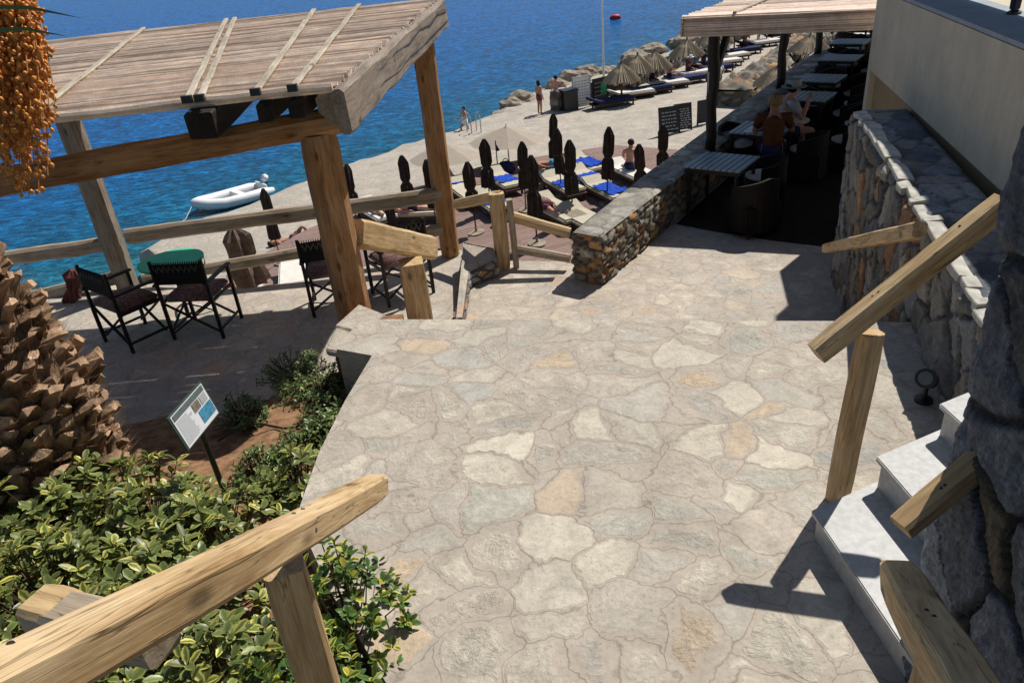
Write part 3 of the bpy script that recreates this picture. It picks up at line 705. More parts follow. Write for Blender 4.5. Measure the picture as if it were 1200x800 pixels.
# roof corners: near right, far right, far left, near left
NR, FR, FL, NL = Vector((-1.10, 5.62, 1.74)), Vector((-.52, 9.98, 1.965)), Vector((-6.1, 10.15, 1.90)), Vector((-4.7, 5.45, 1.66))
nl2 = rplane(75, 136, (0, 5.6, 0), 90); NL = NR+(nl2-NR)*1.7
fl2 = rplane(62, 48, (0, 10.0, 0), 90); FL = FR+(fl2-FR)*1.15
def roof_pt(s, t): return (NR.lerp(NL, s)).lerp(FR.lerp(FL, s), t)
# joists
for i, (u, v, s_, blk) in enumerate([(238, 132, .17, 1), (308, 121, .12, 1), (345, 117, .12, 1), (20, 178, .10, 1)]):
    q = rplane(u, v, (0, 5.60, 0), 90); s = max(0, (q.x-NR.x)/(NL.x-NR.x)); f = roof_pt(s, 1); n_ = roof_pt(s, 0)
    off = .095 if s_ < .15 else .12
    zz = Vector((0, 0, off+.03)); beam('joist', n_-zz+Vector((0, -.02 if i else -.12, 0)), f-zz, s_*(1.25 if i == 0 else 1), s_*1.15, 'black', pg, irr=.008)
# cane mat
def cane_mat_mesh(corner, n, nseg, rad, palette, jit=.012, over=.05, lift=.0, seed=2, skip=.03):
    rr = random.Random(seed); bm = bmesh.new(); lay = bm.verts.layers.float_color.new('Col')
    for k in range(n):
        if rr.random() < skip: continue
        t = (k+.5)/n; c = rr.choice(palette); br = rr.uniform(.75, 1.2); col = (c[0]*br, c[1]*br, c[2]*br, 1)
        s0 = -rr.uniform(-.3, 1)*over; s1 = 1+rr.uniform(-.3, 1)*over; r_ = rad*rr.uniform(.65, 1.2); ph = rr.random()*99
        pts = []
        for i in range(nseg+1):
            s = s0+(s1-s0)*i/nseg; p = corner(s, t+rr.uniform(-.2, .2)/n); p = p+Vector((0, 0, lift+jit*noise.noise(Vector((s*6+ph, ph, 0)))+rr.uniform(-.003, .003))); pts.append(p)
        rings = add_tube(bm, pts, [r_*rr.uniform(.85, 1.1) for _ in pts], 5)
        for rg in rings:
            for v in rg: v[lay] = col
    return bm
CP = [(.74, .61, .50), (.62, .50, .40), (.80, .68, .56), (.50, .41, .33), (.68, .59, .50), (.34, .27, .21), (.78, .66, .54)]
bm = cane_mat_mesh(roof_pt, 124, 14, .0205, CP, over=.012); obj('cane_roof', bm, 'cane', pg)
bm = cane_mat_mesh(lambda s, t: roof_pt(s, t)-Vector((0, 0, .03)), 100, 6, .02, CP, over=.015, seed=9); obj('lower_cane_layer', bm, 'cane', pg)
fo = Vector((.03, 0, -.17)); beam('side_fascia', roof_pt(-.004, -.01)+fo, roof_pt(-.004, 1.01)+fo, .10, .34, 'fascia', pg, irr=.02, bev=.03)
for j, dz in enumerate((-.10, -.24)):
    bm = bmesh.new(); add_tube(bm, [roof_pt(-.018, t/8)+Vector((.02, 0, dz+.03*sin(t*3+j))) for t in range(9)], .006, 6); obj('tie_wire', bm, 'blackmetal', pg)
# battens on top
def batten(u0, v0, u1, v1, w=.055):
    a = rplane(u0, v0, (0, 9.9, 0), 90); b = rplane(u1, v1, (0, 5.65, 0), 90)
    s1 = (a.x-FR.x)/(FL.x-FR.x); s0 = (b.x-NR.x)/(NL.x-NR.x)
    beam('batten', roof_pt(s0, .0)+Vector((0, -.03, .032)), roof_pt(s1, 1)+Vector((0, 0, .032)), w, .022, 'battenw', pg, irr=.005)
    bm = bmesh.new(); q = roof_pt(s0, 0)+Vector((0, -.055, .03)); add_box(bm, q, (.07, .04, .05)); obj('clamp', bm, 'blackmetal', pg)
M['battenw'] = wood('pale batten', (.36, .30, .22), (.56, .49, .39))
for b_ in ((165, 36, 40, 118), (262, 22, 222, 105), (272, 20, 236, 102), (366, 10, 300, 92), (420, 10, 342, 83)): batten(*b_)

# terrace fence
fr = thing('fence', 'weathered two-rail timber fence along the seaward edge of the left terrace', 'fence', (-2.9, 9.6, ZL))
def frail(u0, v0, u1, v1, w, h, m='greyrail', par=None):
    a = rplane(u0, v0, (0, 9.5, 0), 90); b = rplane(u1, v1, (0, 9.55, 0), 90); beam('rail', a, b, w, h, m, par or fr, irr=.012, bev=.035)
frail(148, 277, 518, 228, .13, .19); frail(168, 327, 525, 268, .11, .15)
frail(-60, 312, 132, 285, .13, .19); frail(-60, 372, 150, 322, .11, .17)
bp = rplane(-60, 330, (0, 9.5, 0), 90); beam('post', (bp.x, bp.y, ZL-.1), (bp.x, bp.y, bp.z+.35), .2, .2, 'greyrail', fr)
# guard rail to the parapet
gr = thing('fence', 'light timber guard rail between the pergola post and the stone parapet', 'fence', (.3, 9, ZL))
n5 = Vector((-.02, 9.02, 0)); tz = rplane(583, 226, n5, 90).z
beam('post', (n5.x, n5.y, ZL), (n5.x, n5.y, tz), .19, .17, 'rail', gr, irr=.008, bev=.03)
beam('post', (n5.x+.17, n5.y-.05, ZL), (n5.x+.15, n5.y-.05, tz-.08), .08, .10, 'greyrail', gr)
beam('rail', rplane(534, 240, (0, 9.45, 0), 90), (n5.x+.06, n5.y, tz-.03), .13, .13, 'rail', gr, irr=.01, bev=.04)
pe = rplane(668, 273, (.85, 8.75, 0), 90); pe2 = rplane(668, 303, (.85, 8.75, 0), 90)
beam('rail', (n5.x+.1, n5.y-.02, rplane(590, 252, n5, 90).z), pe, .11, .13, 'rail', gr, irr=.01, bev=.03)
beam('rail', (n5.x+.15, n5.y, rplane(600, 291, n5, 90).z), pe2, .09, .11, 'greyrail', gr, irr=.01, bev=.03)
# newel and low rail by the main post
nr = thing('handrail', 'stout timber rail dropping from the main pergola post onto a short square newel', 'handrail', (-1., 6.6, -.6))
ra = Vector((-1.24, 6.12, .47)); rb = rplane(505, 291, (0, 7.6, 0), 90)
beam('rail', ra, rb, .17, .25, 'rail', nr, irr=.012, bev=.03)
nq = rplane(481, 303, (0, 6.9, 0), 90); beam('post', (nq.x, nq.y, -1.1), (nq.x, nq.y, nq.z-.03), .25, .24, 'rail', nr, irr=.006, bev=.012, roll=.15)
# kerb wall stub between terrace and landing
kp = [(-.60, 7.55), (-.53, 7.55), (-.45, 8.5), (-.10, 8.72), (-.12, 8.95), (-.50, 9.15)]
kz = lambda p: ZL+.07+max(0, p.y-7.9)*.23
ks = stone_wall('kerb_wall', 'low rough stone kerb separating the left terrace from the landing', kp, ZL, kz, cell=(.16, .10), depth=.03, res=.02, pal=PAL_GREY, seed=31)
bm = bmesh.new(); bm.faces.new([bm.verts.new((x, y, kz(Vector((x, y, 0)))-.006)) for x, y in kp]); obj('top', bm, 'flag2', ks)
# pillar slab at path corner
sl_ = thing('stone_slab', 'rough orange-tinted edging slabs at the corner of the path beneath the main pergola post', 'slab', (-1.25, 5.15, 0))
for q in ([(-1.40, 4.98), (-1.24, 4.90), (-1.18, 5.2), (-1.38, 5.35)], [(-1.40, 5.37), (-1.19, 5.22), (-1.0, 5.5), (-1.25, 5.75)]):
    bm = bmesh.new(); vt = [bm.verts.new((x, y, -.02)) for x, y in q]; vb = [bm.verts.new((x, y, -.08)) for x, y in q]; bm.faces.new(vt); bm.faces.new(vb[::-1])
    for i in range(4): bm.faces.new((vt[i], vb[i], vb[(i+1) % 4], vt[(i+1) % 4]))
    bmesh.ops.bevel(bm, geom=bm.edges[:], offset=.015, segments=1, affect='EDGES'); obj('slab', bm, 'flag', sl_)
bm = bmesh.new(); add_box(bm, (-1.2, 5.75, -.75), (.5, .7, .85)); obj('slab_base', bm, 'soil', sl_)

# ================================================================== PARAPET
pa, pb, pc_, pd = Vector((.84, 8.42, 0)), Vector((1.14, 8.18, 0)), Vector((2.42, 10.0, 0)), Vector((8.6, 18.9, 0))
off = Vector((-.83, .56, 0))
Lp = [pb, pc_, pd]; 
def outl(p, w_): return p+off*w_
ppts = [pb, pd, outl(pd, .62), outl(pc_, .50), pa+Vector((0, .02, 0))]
ppts = [tuple(p)[:2] for p in ppts]
par = stone_wall('parapet', 'low stone parapet with a flagged top running from the guard rail under the right pergola', ppts, ZL-.02, -.57, cell=(.20, .095), depth=.035, res=.03, pal=PAL_WARM, mortar=(.09, .08, .07), seed=41)
relq = [(pa, pb, pc_, outl(pc_, .50)), (outl(pc_, .50), pc_, pd, outl(pd, .62))]
for i, (a, b, c, d) in enumerate(relq):
    z = Vector((0, 0, -.565)); cap_quad('flagged_top', [b+z, c+z, d+z, a+z], par, (.34, .26), .018, PAL_LIGHT, (.30, .28, .25), res=.035, seed=50+i)
poly_solid('core', [(pa.x+.03, pa.y+.05), (pb.x-.03, pb.y+.06), (pc_.x-.03, pc_.y), (pd.x-.03, pd.y), tuple(outl(pd, .58))[:2], tuple(outl(pc_, .46))[:2]], -.58, ZL-.3, 'rock', None, par)

# ================================================================== RIGHT PERGOLA
rp_ = thing('pergola', 'dark-posted pergola with a cane roof shading the cafe tables on the right', 'pergola', (5, 12, ZL))
ra_ = at(803, 22, 1.37); rb_ = at(1040, 10, 1.37); ra2 = at(823, 1, 1.37); dfar = (ra2-ra_).normalized()
dfar = Vector((.57, .82, 0)); 
def rr_pt(s, t): return (ra_.lerp(rb_+Vector((2.6, -1.2, 0)), s)) + dfar*(13*t) + Vector((0, 0, .14*t))
PINK = [(.60, .47, .39), (.52, .40, .32), (.66, .54, .45), (.40, .31, .25), (.58, .48, .41)]
bm = cane_mat_mesh(rr_pt, 260, 5, .032, PINK, over=.01, seed=5, skip=.01); obj('cane_roof', bm, 'cane', rp_)
bm = bmesh.new(); c4 = [rr_pt(0.01, .003), rr_pt(1, .003), rr_pt(1, 1), rr_pt(0.01, 1)]; tv = [bm.verts.new(p-Vector((0, 0, .03))) for p in c4]; bv = [bm.verts.new(p-Vector((0, 0, .05))) for p in c4]
bm.faces.new(tv); bm.faces.new(bv[::-1]); [bm.faces.new((tv[i], bv[i], bv[(i+1) % 4], tv[(i+1) % 4])) for i in range(4)]; obj('roof_board', bm, 'darkwood', rp_)
for nm, n0, fx in (('front_fascia', 9, lambda s, k: rr_pt(s, 0)+Vector((-.0, -.03, -.01-.026*k))), ('side_fascia', 9, lambda s, k: rr_pt(0, s)+Vector((-.03, 0, -.01-.026*k)))):
    bm = bmesh.new(); lay = bm.verts.layers.float_color.new('Col'); rr = random.Random(n0+len(nm))
    for k in range(9):
        c = rr.choice(PINK); br = rr.uniform(.6, 1.1)
        for rg in add_tube(bm, [fx(s/12-.004, k)+Vector((rr.uniform(-.006, .006), rr.uniform(-.006, .006), rr.uniform(-.006, .006))) for s in range(13)], .018, 5):
            for v in rg: v[lay] = (c[0]*br, c[1]*br, c[2]*br, 1)
    obj(nm, bm, 'cane', rp_)
for s in (.12, .62): beam('batten', rr_pt(s, .0)+Vector((0, 0, .045)), rr_pt(s+.03, .9)+Vector((0, 0, .045)), .05, .03, 'battenw', rp_)
def rpost(u, v, top=1.3, r=.085):
    q = at(u, v, -.57); o = None
    bm = bmesh.new(); L = top+.60; n = 9
    add_tube(bm, [(i*L/(n-1), .012*sin(i*1.7), .012*cos(i*2.1)) for i in range(n)], [r*random.uniform(.9, 1.1) for _ in range(n)], 10)
    obj('post', bm, 'darkwood', rp_, axis_mat((q.x, q.y, -.60), (q.x, q.y, top)), True); return q
q1 = rpost(832, 176); q2 = rpost(914, 104, 1.24); q3 = rpost(958, 64, 1.27, .08); q4 = rpost(985, 40, 1.28, .08)
for q in (q1,):
    beam('brace', (q.x+.02, q.y, .5), (q.x+.30, q.y+.25, 1.2), .09, .09, 'darkwood', rp_)
bm = bmesh.new(); add_lathe(bm, [(.083, 0), (.084, .3)], (q1.x, q1.y, .28), 14); obj('paper_notice', bm, 'greyfl', rp_)
beam('eave_beam', (q1.x-.1, q1.y-.2, 1.16), (q4.x+1, q4.y+1.5, 1.29), .12, .14, 'darkwood', rp_)
beam('eave_beam', ra_+Vector((.1, .12, -.06)), rb_+Vector((.5, 0, -.06)), .1, .12, 'darkwood', rp_)

# cafe tables
def make_table():
    root = thing('cafe_table', 'x', 'table')
    for k in range(9):
        bm = bmesh.new() if k == 0 else bm; add_box(bm, (-.36+.09*k, 0, .735), (.072, .80, .02))
    obj('slatted_top', bm, 'tabletop', root)
    bm = bmesh.new(); add_box(bm, (0, 0, .69), (.76, .76, .05)); obj('apron', bm, 'darkwood', root)
    for x in (-1, 1):
        for y in (-1, 1): beam('leg', (x*.33, y*.33, 0), (x*.34, y*.34, .68), .05, .05, 'darkwood', root)
    return root
tb = make_table(); 
tl = [((846, 190), 'slatted cafe table nearest the front, beside the first dark pergola post', 0), ((893, 151), 'cafe table with a blue and white cloth in front of the seated guests', 1), ((947, 113), 'small pale table right behind the seated guests', 1),
      ((962, 92), 'pale blue table standing fourth deep under the right pergola', 1), ((985, 68), 'pale table fifth deep under the right pergola, close to the building corner', 1), ((996, 49), 'pale table sixth deep under the right pergola', 1), ((1003, 33), 'farthest pale table under the right pergola', 1)]
for (u, v), lab, us in tl:
    p = at(u, v, ZL+.745); o = place(tb, us, (p.x, p.y, ZL+.012), radians(-38), lab, 'cafe tables under the right pergola')
p = at(893, 151, ZL+.76)
bm = bmesh.new(); 
add_box(bm, (0, 0, 0), (.45, .55, .004)); o = obj('placemat', bm, 'signwhite', None, Matrix.Translation(p) @ Matrix.Rotation(radians(-38), 4, 'Z')); tag(o, 'white printed paper cloth with a blue drawing on the guests table', 'table cloth')
bm = bmesh.new(); add_tube(bm, [(-.12+.02*i, .1*sin(i*.9), .0055) for i in range(13)], .012, 6); add_tube(bm, [(.14*cos(a*.7)+.02, .17*sin(a*.7), .0055) for a in range(10)], .01, 6); obj('blue_print', bm, 'bluetowel', o, WM[o])
def make_wicker(cush='whitemat'):
    root = thing('wicker_chair', 'x', 'chair')
    bm = bmesh.new(); add_box(bm, (0, 0, .24), (.56, .54, .40)); bmesh.ops.bevel(bm, geom=bm.edges[:], offset=.03, segments=2, affect='EDGES'); obj('seat_base', bm, 'wicker', root, smooth=False)
    bm = bmesh.new(); n = 14; inn, outr = .27, .32
    vs = []
    for i in range(n+1):
        a = pi*1.15*i/n-pi*.075+pi; hz = .78-.14*abs(i/n-.5)*2
        vs.append([bm.verts.new((outr*cos(a), outr*sin(a)*.95, z)) for z in (.06, hz)]+[bm.verts.new((inn*cos(a), inn*sin(a)*.95, z)) for z in (hz, .06)])
    for a, b in zip(vs, vs[1:]):
        for k in range(4): bm.faces.new((a[k], a[(k+1) % 4], b[(k+1) % 4], b[k]))
    bm.faces.new(vs[0][::-1]); bm.faces.new(vs[-1]); obj('backrest', bm, 'wicker', root)
    bm = bmesh.new(); add_lathe(bm, [(.2, .44), (.235, .46), (.24, .49), (.21, .505)], (0, .02, 0), 20); obj('cushion', bm, cush, root, smooth=True)
    for x in (-1, 1):
        for y in (-1, 1): beam('leg', (x*.23, y*.22, 0), (x*.23, y*.22, .06), .04, .04, 'blackmetal', root)
    return root
wc = make_wicker()
for i, (x, y, a, lab) in enumerate([(3.35, 9.45, 20, 'dark wicker tub chair with a pale round cushion, in front of the nearest table'), (3.78, 10.3, 75, 'dark wicker tub chair right of the nearest cafe table'), (3.95, 12.1, 200, 'dark wicker tub chair behind the nearest table, backing onto the parapet'), (5.6, 11.7, 60, 'dark wicker tub chair in the aisle right of the seated guests'),
        (6.8, 14.0, 40, 'dark wicker tub chair before the fourth table deep in shade'), (8.1, 16.1, 40, 'dark wicker tub chair before the fifth table deep in shade'), (9.2, 18.0, 40, 'dark wicker tub chair before the farthest tables'), (6.2, 12.6, 120, 'dark wicker tub chair against the building side of the aisle, nearest'), (7.3, 15.0, 150, 'dark wicker tub chair tucked between the third and fourth tables'), (5.3, 13.2, 220, 'dark wicker tub chair on the parapet side behind the capped guest'), (8.6, 17.2, 200, 'dark wicker tub chair between the fifth and sixth tables'), (6.0, 14.4, 230, 'dark wicker tub chair on the parapet side of the fourth table')]):
    place(wc, i > 0, (x, y, ZL+.012), radians(a), lab, 'wicker chairs under the right pergola')

names_ = ['second', 'third', 'fourth', 'fifth', 'sixth', 'farthest']
for (u, v), nm_ in zip([t_[0] for t_ in tl[1:]], names_):
    p = at(u, v, ZL+.745)
    for ang, side in ((-38, 'near'), (52, 'aisle'), (142, 'far')):
        a = radians(ang); q = Vector((p.x, p.y, 0))+Matrix.Rotation(a, 3, 'Z') @ Vector((0, -.72, 0))
        if nm_ in ('second', 'third') and side != 'aisle': continue
        place(wc, 1, (q.x, q.y, ZL+.012), a, 'dark wicker tub chair on the %s side of the %s cafe table' % (side, nm_), 'wicker chairs under the right pergola')

# ================================================================== DIRECTOR CHAIRS, ROUND TABLE
def make_director():
    root = thing('director_chair', 'x', 'chair')
    for x in (-.27, .27):
        for y in (-.22, .24):
            beam('leg', (x, y, 0), (x, y, .62 if y > 0 else .88), .035, .035, 'darkwood', root, bev=.006)
        beam('armrest', (x, -.26, .635), (x, .28, .635), .055, .025, 'darkwood', root, bev=.006)
        beam('side_rail', (x, -.2, .42), (x, .22, .42), .03, .03, 'darkwood', root, bev=.005)
        beam('foot_rail', (x, -.2, .1), (x, .22, .1), .025, .025, 'darkwood', root, bev=.005)
    for y in (-.19, .21):
        beam('cross_brace', (-.26, y, .07), (.26, y, .41), .03, .02, 'darkwood', root, bev=.005); beam('cross_brace', (.26, y-.02, .07), (-.26, y-.02, .41), .03, .02, 'darkwood', root, bev=.005)
    bm = bmesh.new(); add_box(bm, (0, .01, .455), (.50, .46, .07)); bmesh.ops.bevel(bm, geom=bm.edges[:], offset=.025, segments=3, affect='EDGES'); obj('seat', bm, 'cushion', root, smooth=True)
    bm = bmesh.new()
    for k in range(13): add_box(bm, (0, -.235, .64+.017*k), (.52, .014, .012))
    for k in range(22): add_box(bm, (-.25+.0238*k, -.228, .75), (.008, .01, .24))
    obj('backrest', bm, 'wicker', root)
    bm = bmesh.new()
    for k in range(16): add_box(bm, (0, 0, 0), (.012, .004, .085), mat=Matrix.Translation((-.22+.029*k, -.246, .80)) @ Matrix.Rotation(.45*(1 if k % 2 else -1), 4, 'Y'))
    obj('woven_band', bm, 'weave', root); return root
dc = make_director()
for i, (x, y, a, lab) in enumerate([(-3.55, 8.02, -8, 'dark director chair with its back to the camera, in front of the green table'), (-4.35, 7.95, -38, 'dark director chair turned aside, nearest the palm trunk'), (-2.05, 8.35, 10, 'dark director chair just left of the main pergola post'), (-1.28, 8.5, 30, 'dark director chair with a pink cushion seen behind the short newel')]):
    place(dc, i > 0, (x, y, ZL), radians(a), lab, 'director chairs on the left terrace', 1.1)
p = at(200, 305, ZL+.74)
t = thing('round_table', 'round green-topped table on a black iron leg beside the terrace fence', 'table', (p.x, p.y, ZL))
bm = bmesh.new(); add_lathe(bm, [(.35, .715), (.372, .72), (.375, .74), (.36, .745)], (p.x, p.y, ZL), 40); obj('tabletop', bm, 'greencl', t, smooth=False)
bm = bmesh.new(); add_tube(bm, [(p.x, p.y, ZL+.03), (p.x, p.y, ZL+.72)], .025, 10); obj('column', bm, 'blackmetal', t)
for k in range(3):
    a = 2*pi*k/3+.3; bm = bmesh.new(); add_tube(bm, [(p.x, p.y, ZL+.18), (p.x+.16*cos(a), p.y+.16*sin(a), ZL+.10), (p.x+.3*cos(a), p.y+.3*sin(a), ZL+.015)], .015, 8); obj('foot', bm, 'blackmetal', t)
bm = bmesh.new(); q = p+Vector((.36, -.05, 0)); add_tube(bm, [q+Vector((0, 0, -.10)), q+Vector((.05, 0, -.05)), q+Vector((.05, 0, .03)), q], .008, 6); obj('cloth_clip', bm, 'blackmetal', t)
# maroon cloth
p = rplane(85, 340, (0, 9.3, 0), 90)
bm = bmesh.new(); n = 10; prof = [(.03, .30), (.09, .22), (.07, .08), (.05, .0), (.10, -.12), (.06, -.30), (.02, -.34)]
add_lathe(bm, prof, (0, 0, 0), 14, wob=lambda k, j: 1+.45*sin(k*2.5+j)); o = obj('folded_cloth', bm, 'maroon', None, Matrix.Translation(p) @ Matrix.Rotation(.35, 4, 'Y')); tag(o, 'maroon cloth knotted on the fence beside the palm trunk', 'cloth')

# ================================================================== BEACH: umbrellas
def make_umb(m='brownfab', R=.155, hgt=2.45, tie=.5):
    root = thing('closed_umbrella', 'x', 'umbrella')
    bm = bmesh.new(); add_tube(bm, [(0, 0, .05), (0, 0, hgt-.04)], .022, 8); obj('pole', bm, 'blackmetal', root)
    bm = bmesh.new(); rr = random.Random(3); seg = 16
    z0 = .85; prof = []
    for i in range(13):
        t = i/12; z = z0+(hgt-z0)*t
        r_ = R*(1.15-.25*t) if t < .35 else (R*(.72) if t < .45 else R*(.95-.05*t))
        if abs(t-.42) < .05: r_ = R*.62
        if t > .86: r_ = R*(.9-(t-.86)*4.5)
        prof.append((max(.02, r_), z))
    add_lathe(bm, prof, (0, 0, 0), seg, wob=lambda k, j: 1+.22*(1 if k % 2 else -1)+.08*sin(k*1.3+j*.7))
    obj('canopy', bm, m, root)
    bm = bmesh.new(); add_lathe(bm, [(R*.72, z0+(hgt-z0)*.40), (R*.74, z0+(hgt-z0)*.415), (R*.72, z0+(hgt-z0)*.43)], (0, 0, 0), 12); obj('strap', bm, 'blackmetal', root)
    bm = bmesh.new(); add_lathe(bm, [(.25, 0), (.25, .05), (.04, .08), (.035, .2)], (0, 0, 0), 16); obj('base', bm, 'rock', root)
    return root
ub = make_umb()
ul = [(622, 182, 'closed dark umbrella nearest the guard rail, tallest of the cluster in the middle', 1.05), (472, 181, 'closed dark umbrella left of the rear pergola post, standing against the pale quay', .9), (501, 186, 'closed dark umbrella just left of the rear pergola post', .92), (549, 189, 'closed dark umbrella just right of the rear pergola post', .9),
      (567, 163, 'closed dark umbrella flaring at its hem beside the white lounger with a blue towel', .95), (610, 165, 'slim closed dark umbrella behind the tallest one', .92), (645, 133, 'closed dark umbrella farthest of the middle cluster', .95), (654, 150, 'closed dark umbrella second of the close trio near the lying brown bather', .92), (667, 164, 'closed dark umbrella nearest of the trio, its pole bare above the deck', 1.0),
      (709, 149, 'closed dark umbrella standing alone left of the seated sunburnt man', 1.0), (752, 169, 'short closed dark umbrella right beside the seated sunburnt man', .85), (778, 146, 'closed dark umbrella below the blackboard', .9), (308, 221, 'closed dark umbrella right of the white dinghy', .92), (405, 193, 'closed dark umbrella half hidden behind the main pergola post', .9), (458, 238, 'closed dark umbrella leaning by the pink sunbather', .75)]
for i, (u, v, lab, s) in enumerate(ul):
    h_ = 2.45*s; p = at(u, v, ZD+h_); place(ub, i > 0, (p.x, p.y, ZD), random.random()*6, lab, 'closed umbrellas on the deck', (s*[1, 1.1, .85, .95, 1.15][i % 5], s*[1.1, .9, 1, 1.25, 1][i % 5], s)).rotation_euler.x = [0, .05, -.04, .03][i % 4]
ob = make_umb('oldfab', .30, 2.3)
p = at(284, 266, ZD+2.3); o = place(ob, 0, (p.x, p.y, ZD), .4, 'old faded brown closed umbrella with a bulky skirt behind the terrace fence'); o.rotation_euler = (0, radians(-6), 0)
def parasol(u, v, R, lab):
    p = at(u, v, ZP+1.7); root = thing('beach_parasol', lab, 'umbrella', (p.x, p.y, ZP))
    bm = bmesh.new(); top = bm.verts.new((0, 0, 1.7)); rim = [bm.verts.new((R*cos(a*pi/8)*(1 if a % 2 == 0 else .96), R*sin(a*pi/8)*(1 if a % 2 == 0 else .96), 1.18-(.02 if a % 2 else 0))) for a in range(16)]
    for k in range(16): bm.faces.new((top, rim[k], rim[(k+1) % 16]))
    obj('canopy', bm, 'beige', root, WM[root]); bm = bmesh.new(); add_tube(bm, [(0, 0, 0), (0, 0, 1.8)], .025, 8); obj('pole', bm, 'white', root, WM[root])
parasol(593, 148, 1.5, 'open beige parasol at the water edge behind the flared dark umbrella'); parasol(520, 167, 1.35, 'open beige parasol at the water edge behind the rear pergola post')
# loungers
def make_lounger(mt, base='loungebase'):
    root = thing('sun_lounger', 'x', 'sun lounger')
    bm = bmesh.new(); add_box(bm, (0, -.05, .31), (.72, 1.75, .13)); bmesh.ops.bevel(bm, geom=bm.edges[:], offset=.04, segments=2, affect='EDGES'); obj('mattress', bm, mt, root, smooth=False)
    bm = bmesh.new(); add_box(bm, (0, 0, 0), (.70, .45, .10)); bmesh.ops.bevel(bm, geom=bm.edges[:], offset=.035, segments=2, affect='EDGES'); obj('head_cushion', bm, mt, root, Matrix.Translation((0, .95, .40)) @ Matrix.Rotation(radians(22), 4, 'X'))
    bm = bmesh.new(); add_box(bm, (0, 0, .20), (.68, 2.0, .07)); obj('frame', bm, base, root)
    for x in (-.28, .28):
        for y in (-.85, .85): bm = bmesh.new(); add_box(bm, (x, y, .085), (.06, .06, .17)); obj('leg', bm, base, root)
    return root
lgc = make_lounger('mat'); lgw = make_lounger('whitemat'); lgn = make_lounger('navymat')
def towel(u_, v_, p, rz, m, lab, sc=(.6, .9), dz=.39, folds=.03):
    bm = bmesh.new(); n = 14; gg = [[bm.verts.new(((i/n-.5)*sc[0]*(1+.1*sin(j*.8)), (j/n-.5)*sc[1]*(1+.08*sin(i*1.1)), .02+folds*(noise.noise(Vector((i*.4+p.x, j*.4+p.y, 0)))+.5))) for j in range(n+1)] for i in range(n+1)]
    for i in range(n):
        for j in range(n): bm.faces.new((gg[i][j], gg[i+1][j], gg[i+1][j+1], gg[i][j+1]))
    o = obj('towel', bm, m, None, Matrix.Translation((p.x, p.y, ZD+dz)) @ Matrix.Rotation(rz, 4, 'Z'), True); tag(o, lab, 'towel')
HD = radians(20)
ll = [(590, 209, 'c', 0, 'cream sun lounger with a blue towel, right of the flared umbrella', 'b'), (574, 234, 'c', 0, 'cream sun lounger half hidden behind the guard rail, blue towel at its foot', 'b'), (528, 212, 'w', 0, 'white sun lounger seen right behind the rear pergola post', 'b'), (660, 214, 'c', 0, 'cream sun lounger left of the row, behind the trio of umbrellas', 'b'), (655, 246, 'c', 4, 'wide cream sun lounger beside the tallest umbrella', None), (690, 258, 'c', 4, 'cream sun lounger closest to the guard rail and parapet', None),
      (712, 221, 'c', 0, 'cream sun lounger with crumpled blue towels next to the parapet', 'b2'), (688, 190, 'c', 0, 'cream sun lounger under a spread blue towel in the third row', 'b2'), (690, 206, 'c', 0, 'cream sun lounger in the third row nearest the parapet', 'b'), (738, 199, 'w', 0, 'white sun lounger under the seated sunburnt man', None), (483, 246, 'c', 60, 'cream sun lounger under the pink sunbather', None), (441, 246, 'w', 10, 'white sun lounger left of the pink sunbather', None),
      (346, 322, 'w', -8, 'empty pale sun lounger right below the fence, next to the main post', None), (262, 338, 'w', 60, 'sun lounger with a bather and blue towel behind the director chairs', None), (648, 196, 'c', 60, 'sun lounger with a light blue towel under the tanned bather', 'l'), (545, 222, 'c', 0, 'cream sun lounger just behind the rear pergola post, in the shade', None), (760, 205, 'w', 0, 'white sun lounger beside the short umbrella', None)]
used = {'c': 0, 'w': 0, 'n': 0}; protos = {'c': lgc, 'w': lgw, 'n': lgn}; LP = {}
for i, (u, v, k, rot, lab, tw) in enumerate(ll):
    p = at(u, v, ZD+.38); rz = HD+radians(rot); place(protos[k], used[k], (p.x, p.y, ZD), rz, lab, 'sun loungers on the deck', 1.2 if i in (4, 5, 12) else 1.06); used[k] = 1; LP[i] = (p, rz)
    if tw:
        m = 'lighttowel' if tw == 'l' else 'bluetowel'; f = Vector((sin(-rz), cos(rz), 0))
        towel(u, v, p-f*.15, rz+.1, m, ('light blue' if tw == 'l' else ['bright', 'deep', 'royal'][i % 3]+' blue')+' towel on the '+['', 'lounger right of the flared umbrella', 'lounger half hidden by the guard rail', 'white lounger behind the rear pergola post', 'lounger behind the trio of umbrellas', '', '', 'lounger next to the parapet', 'third row lounger', 'third row lounger nearest the parapet', '', '', '', '', 'bather on the deck', 'tanned bather lounger'][i+1 if i < 12 else 15], (.66, 1.15 if tw == 'b2' else .8), folds=.07 if tw == 'b2' else .03)
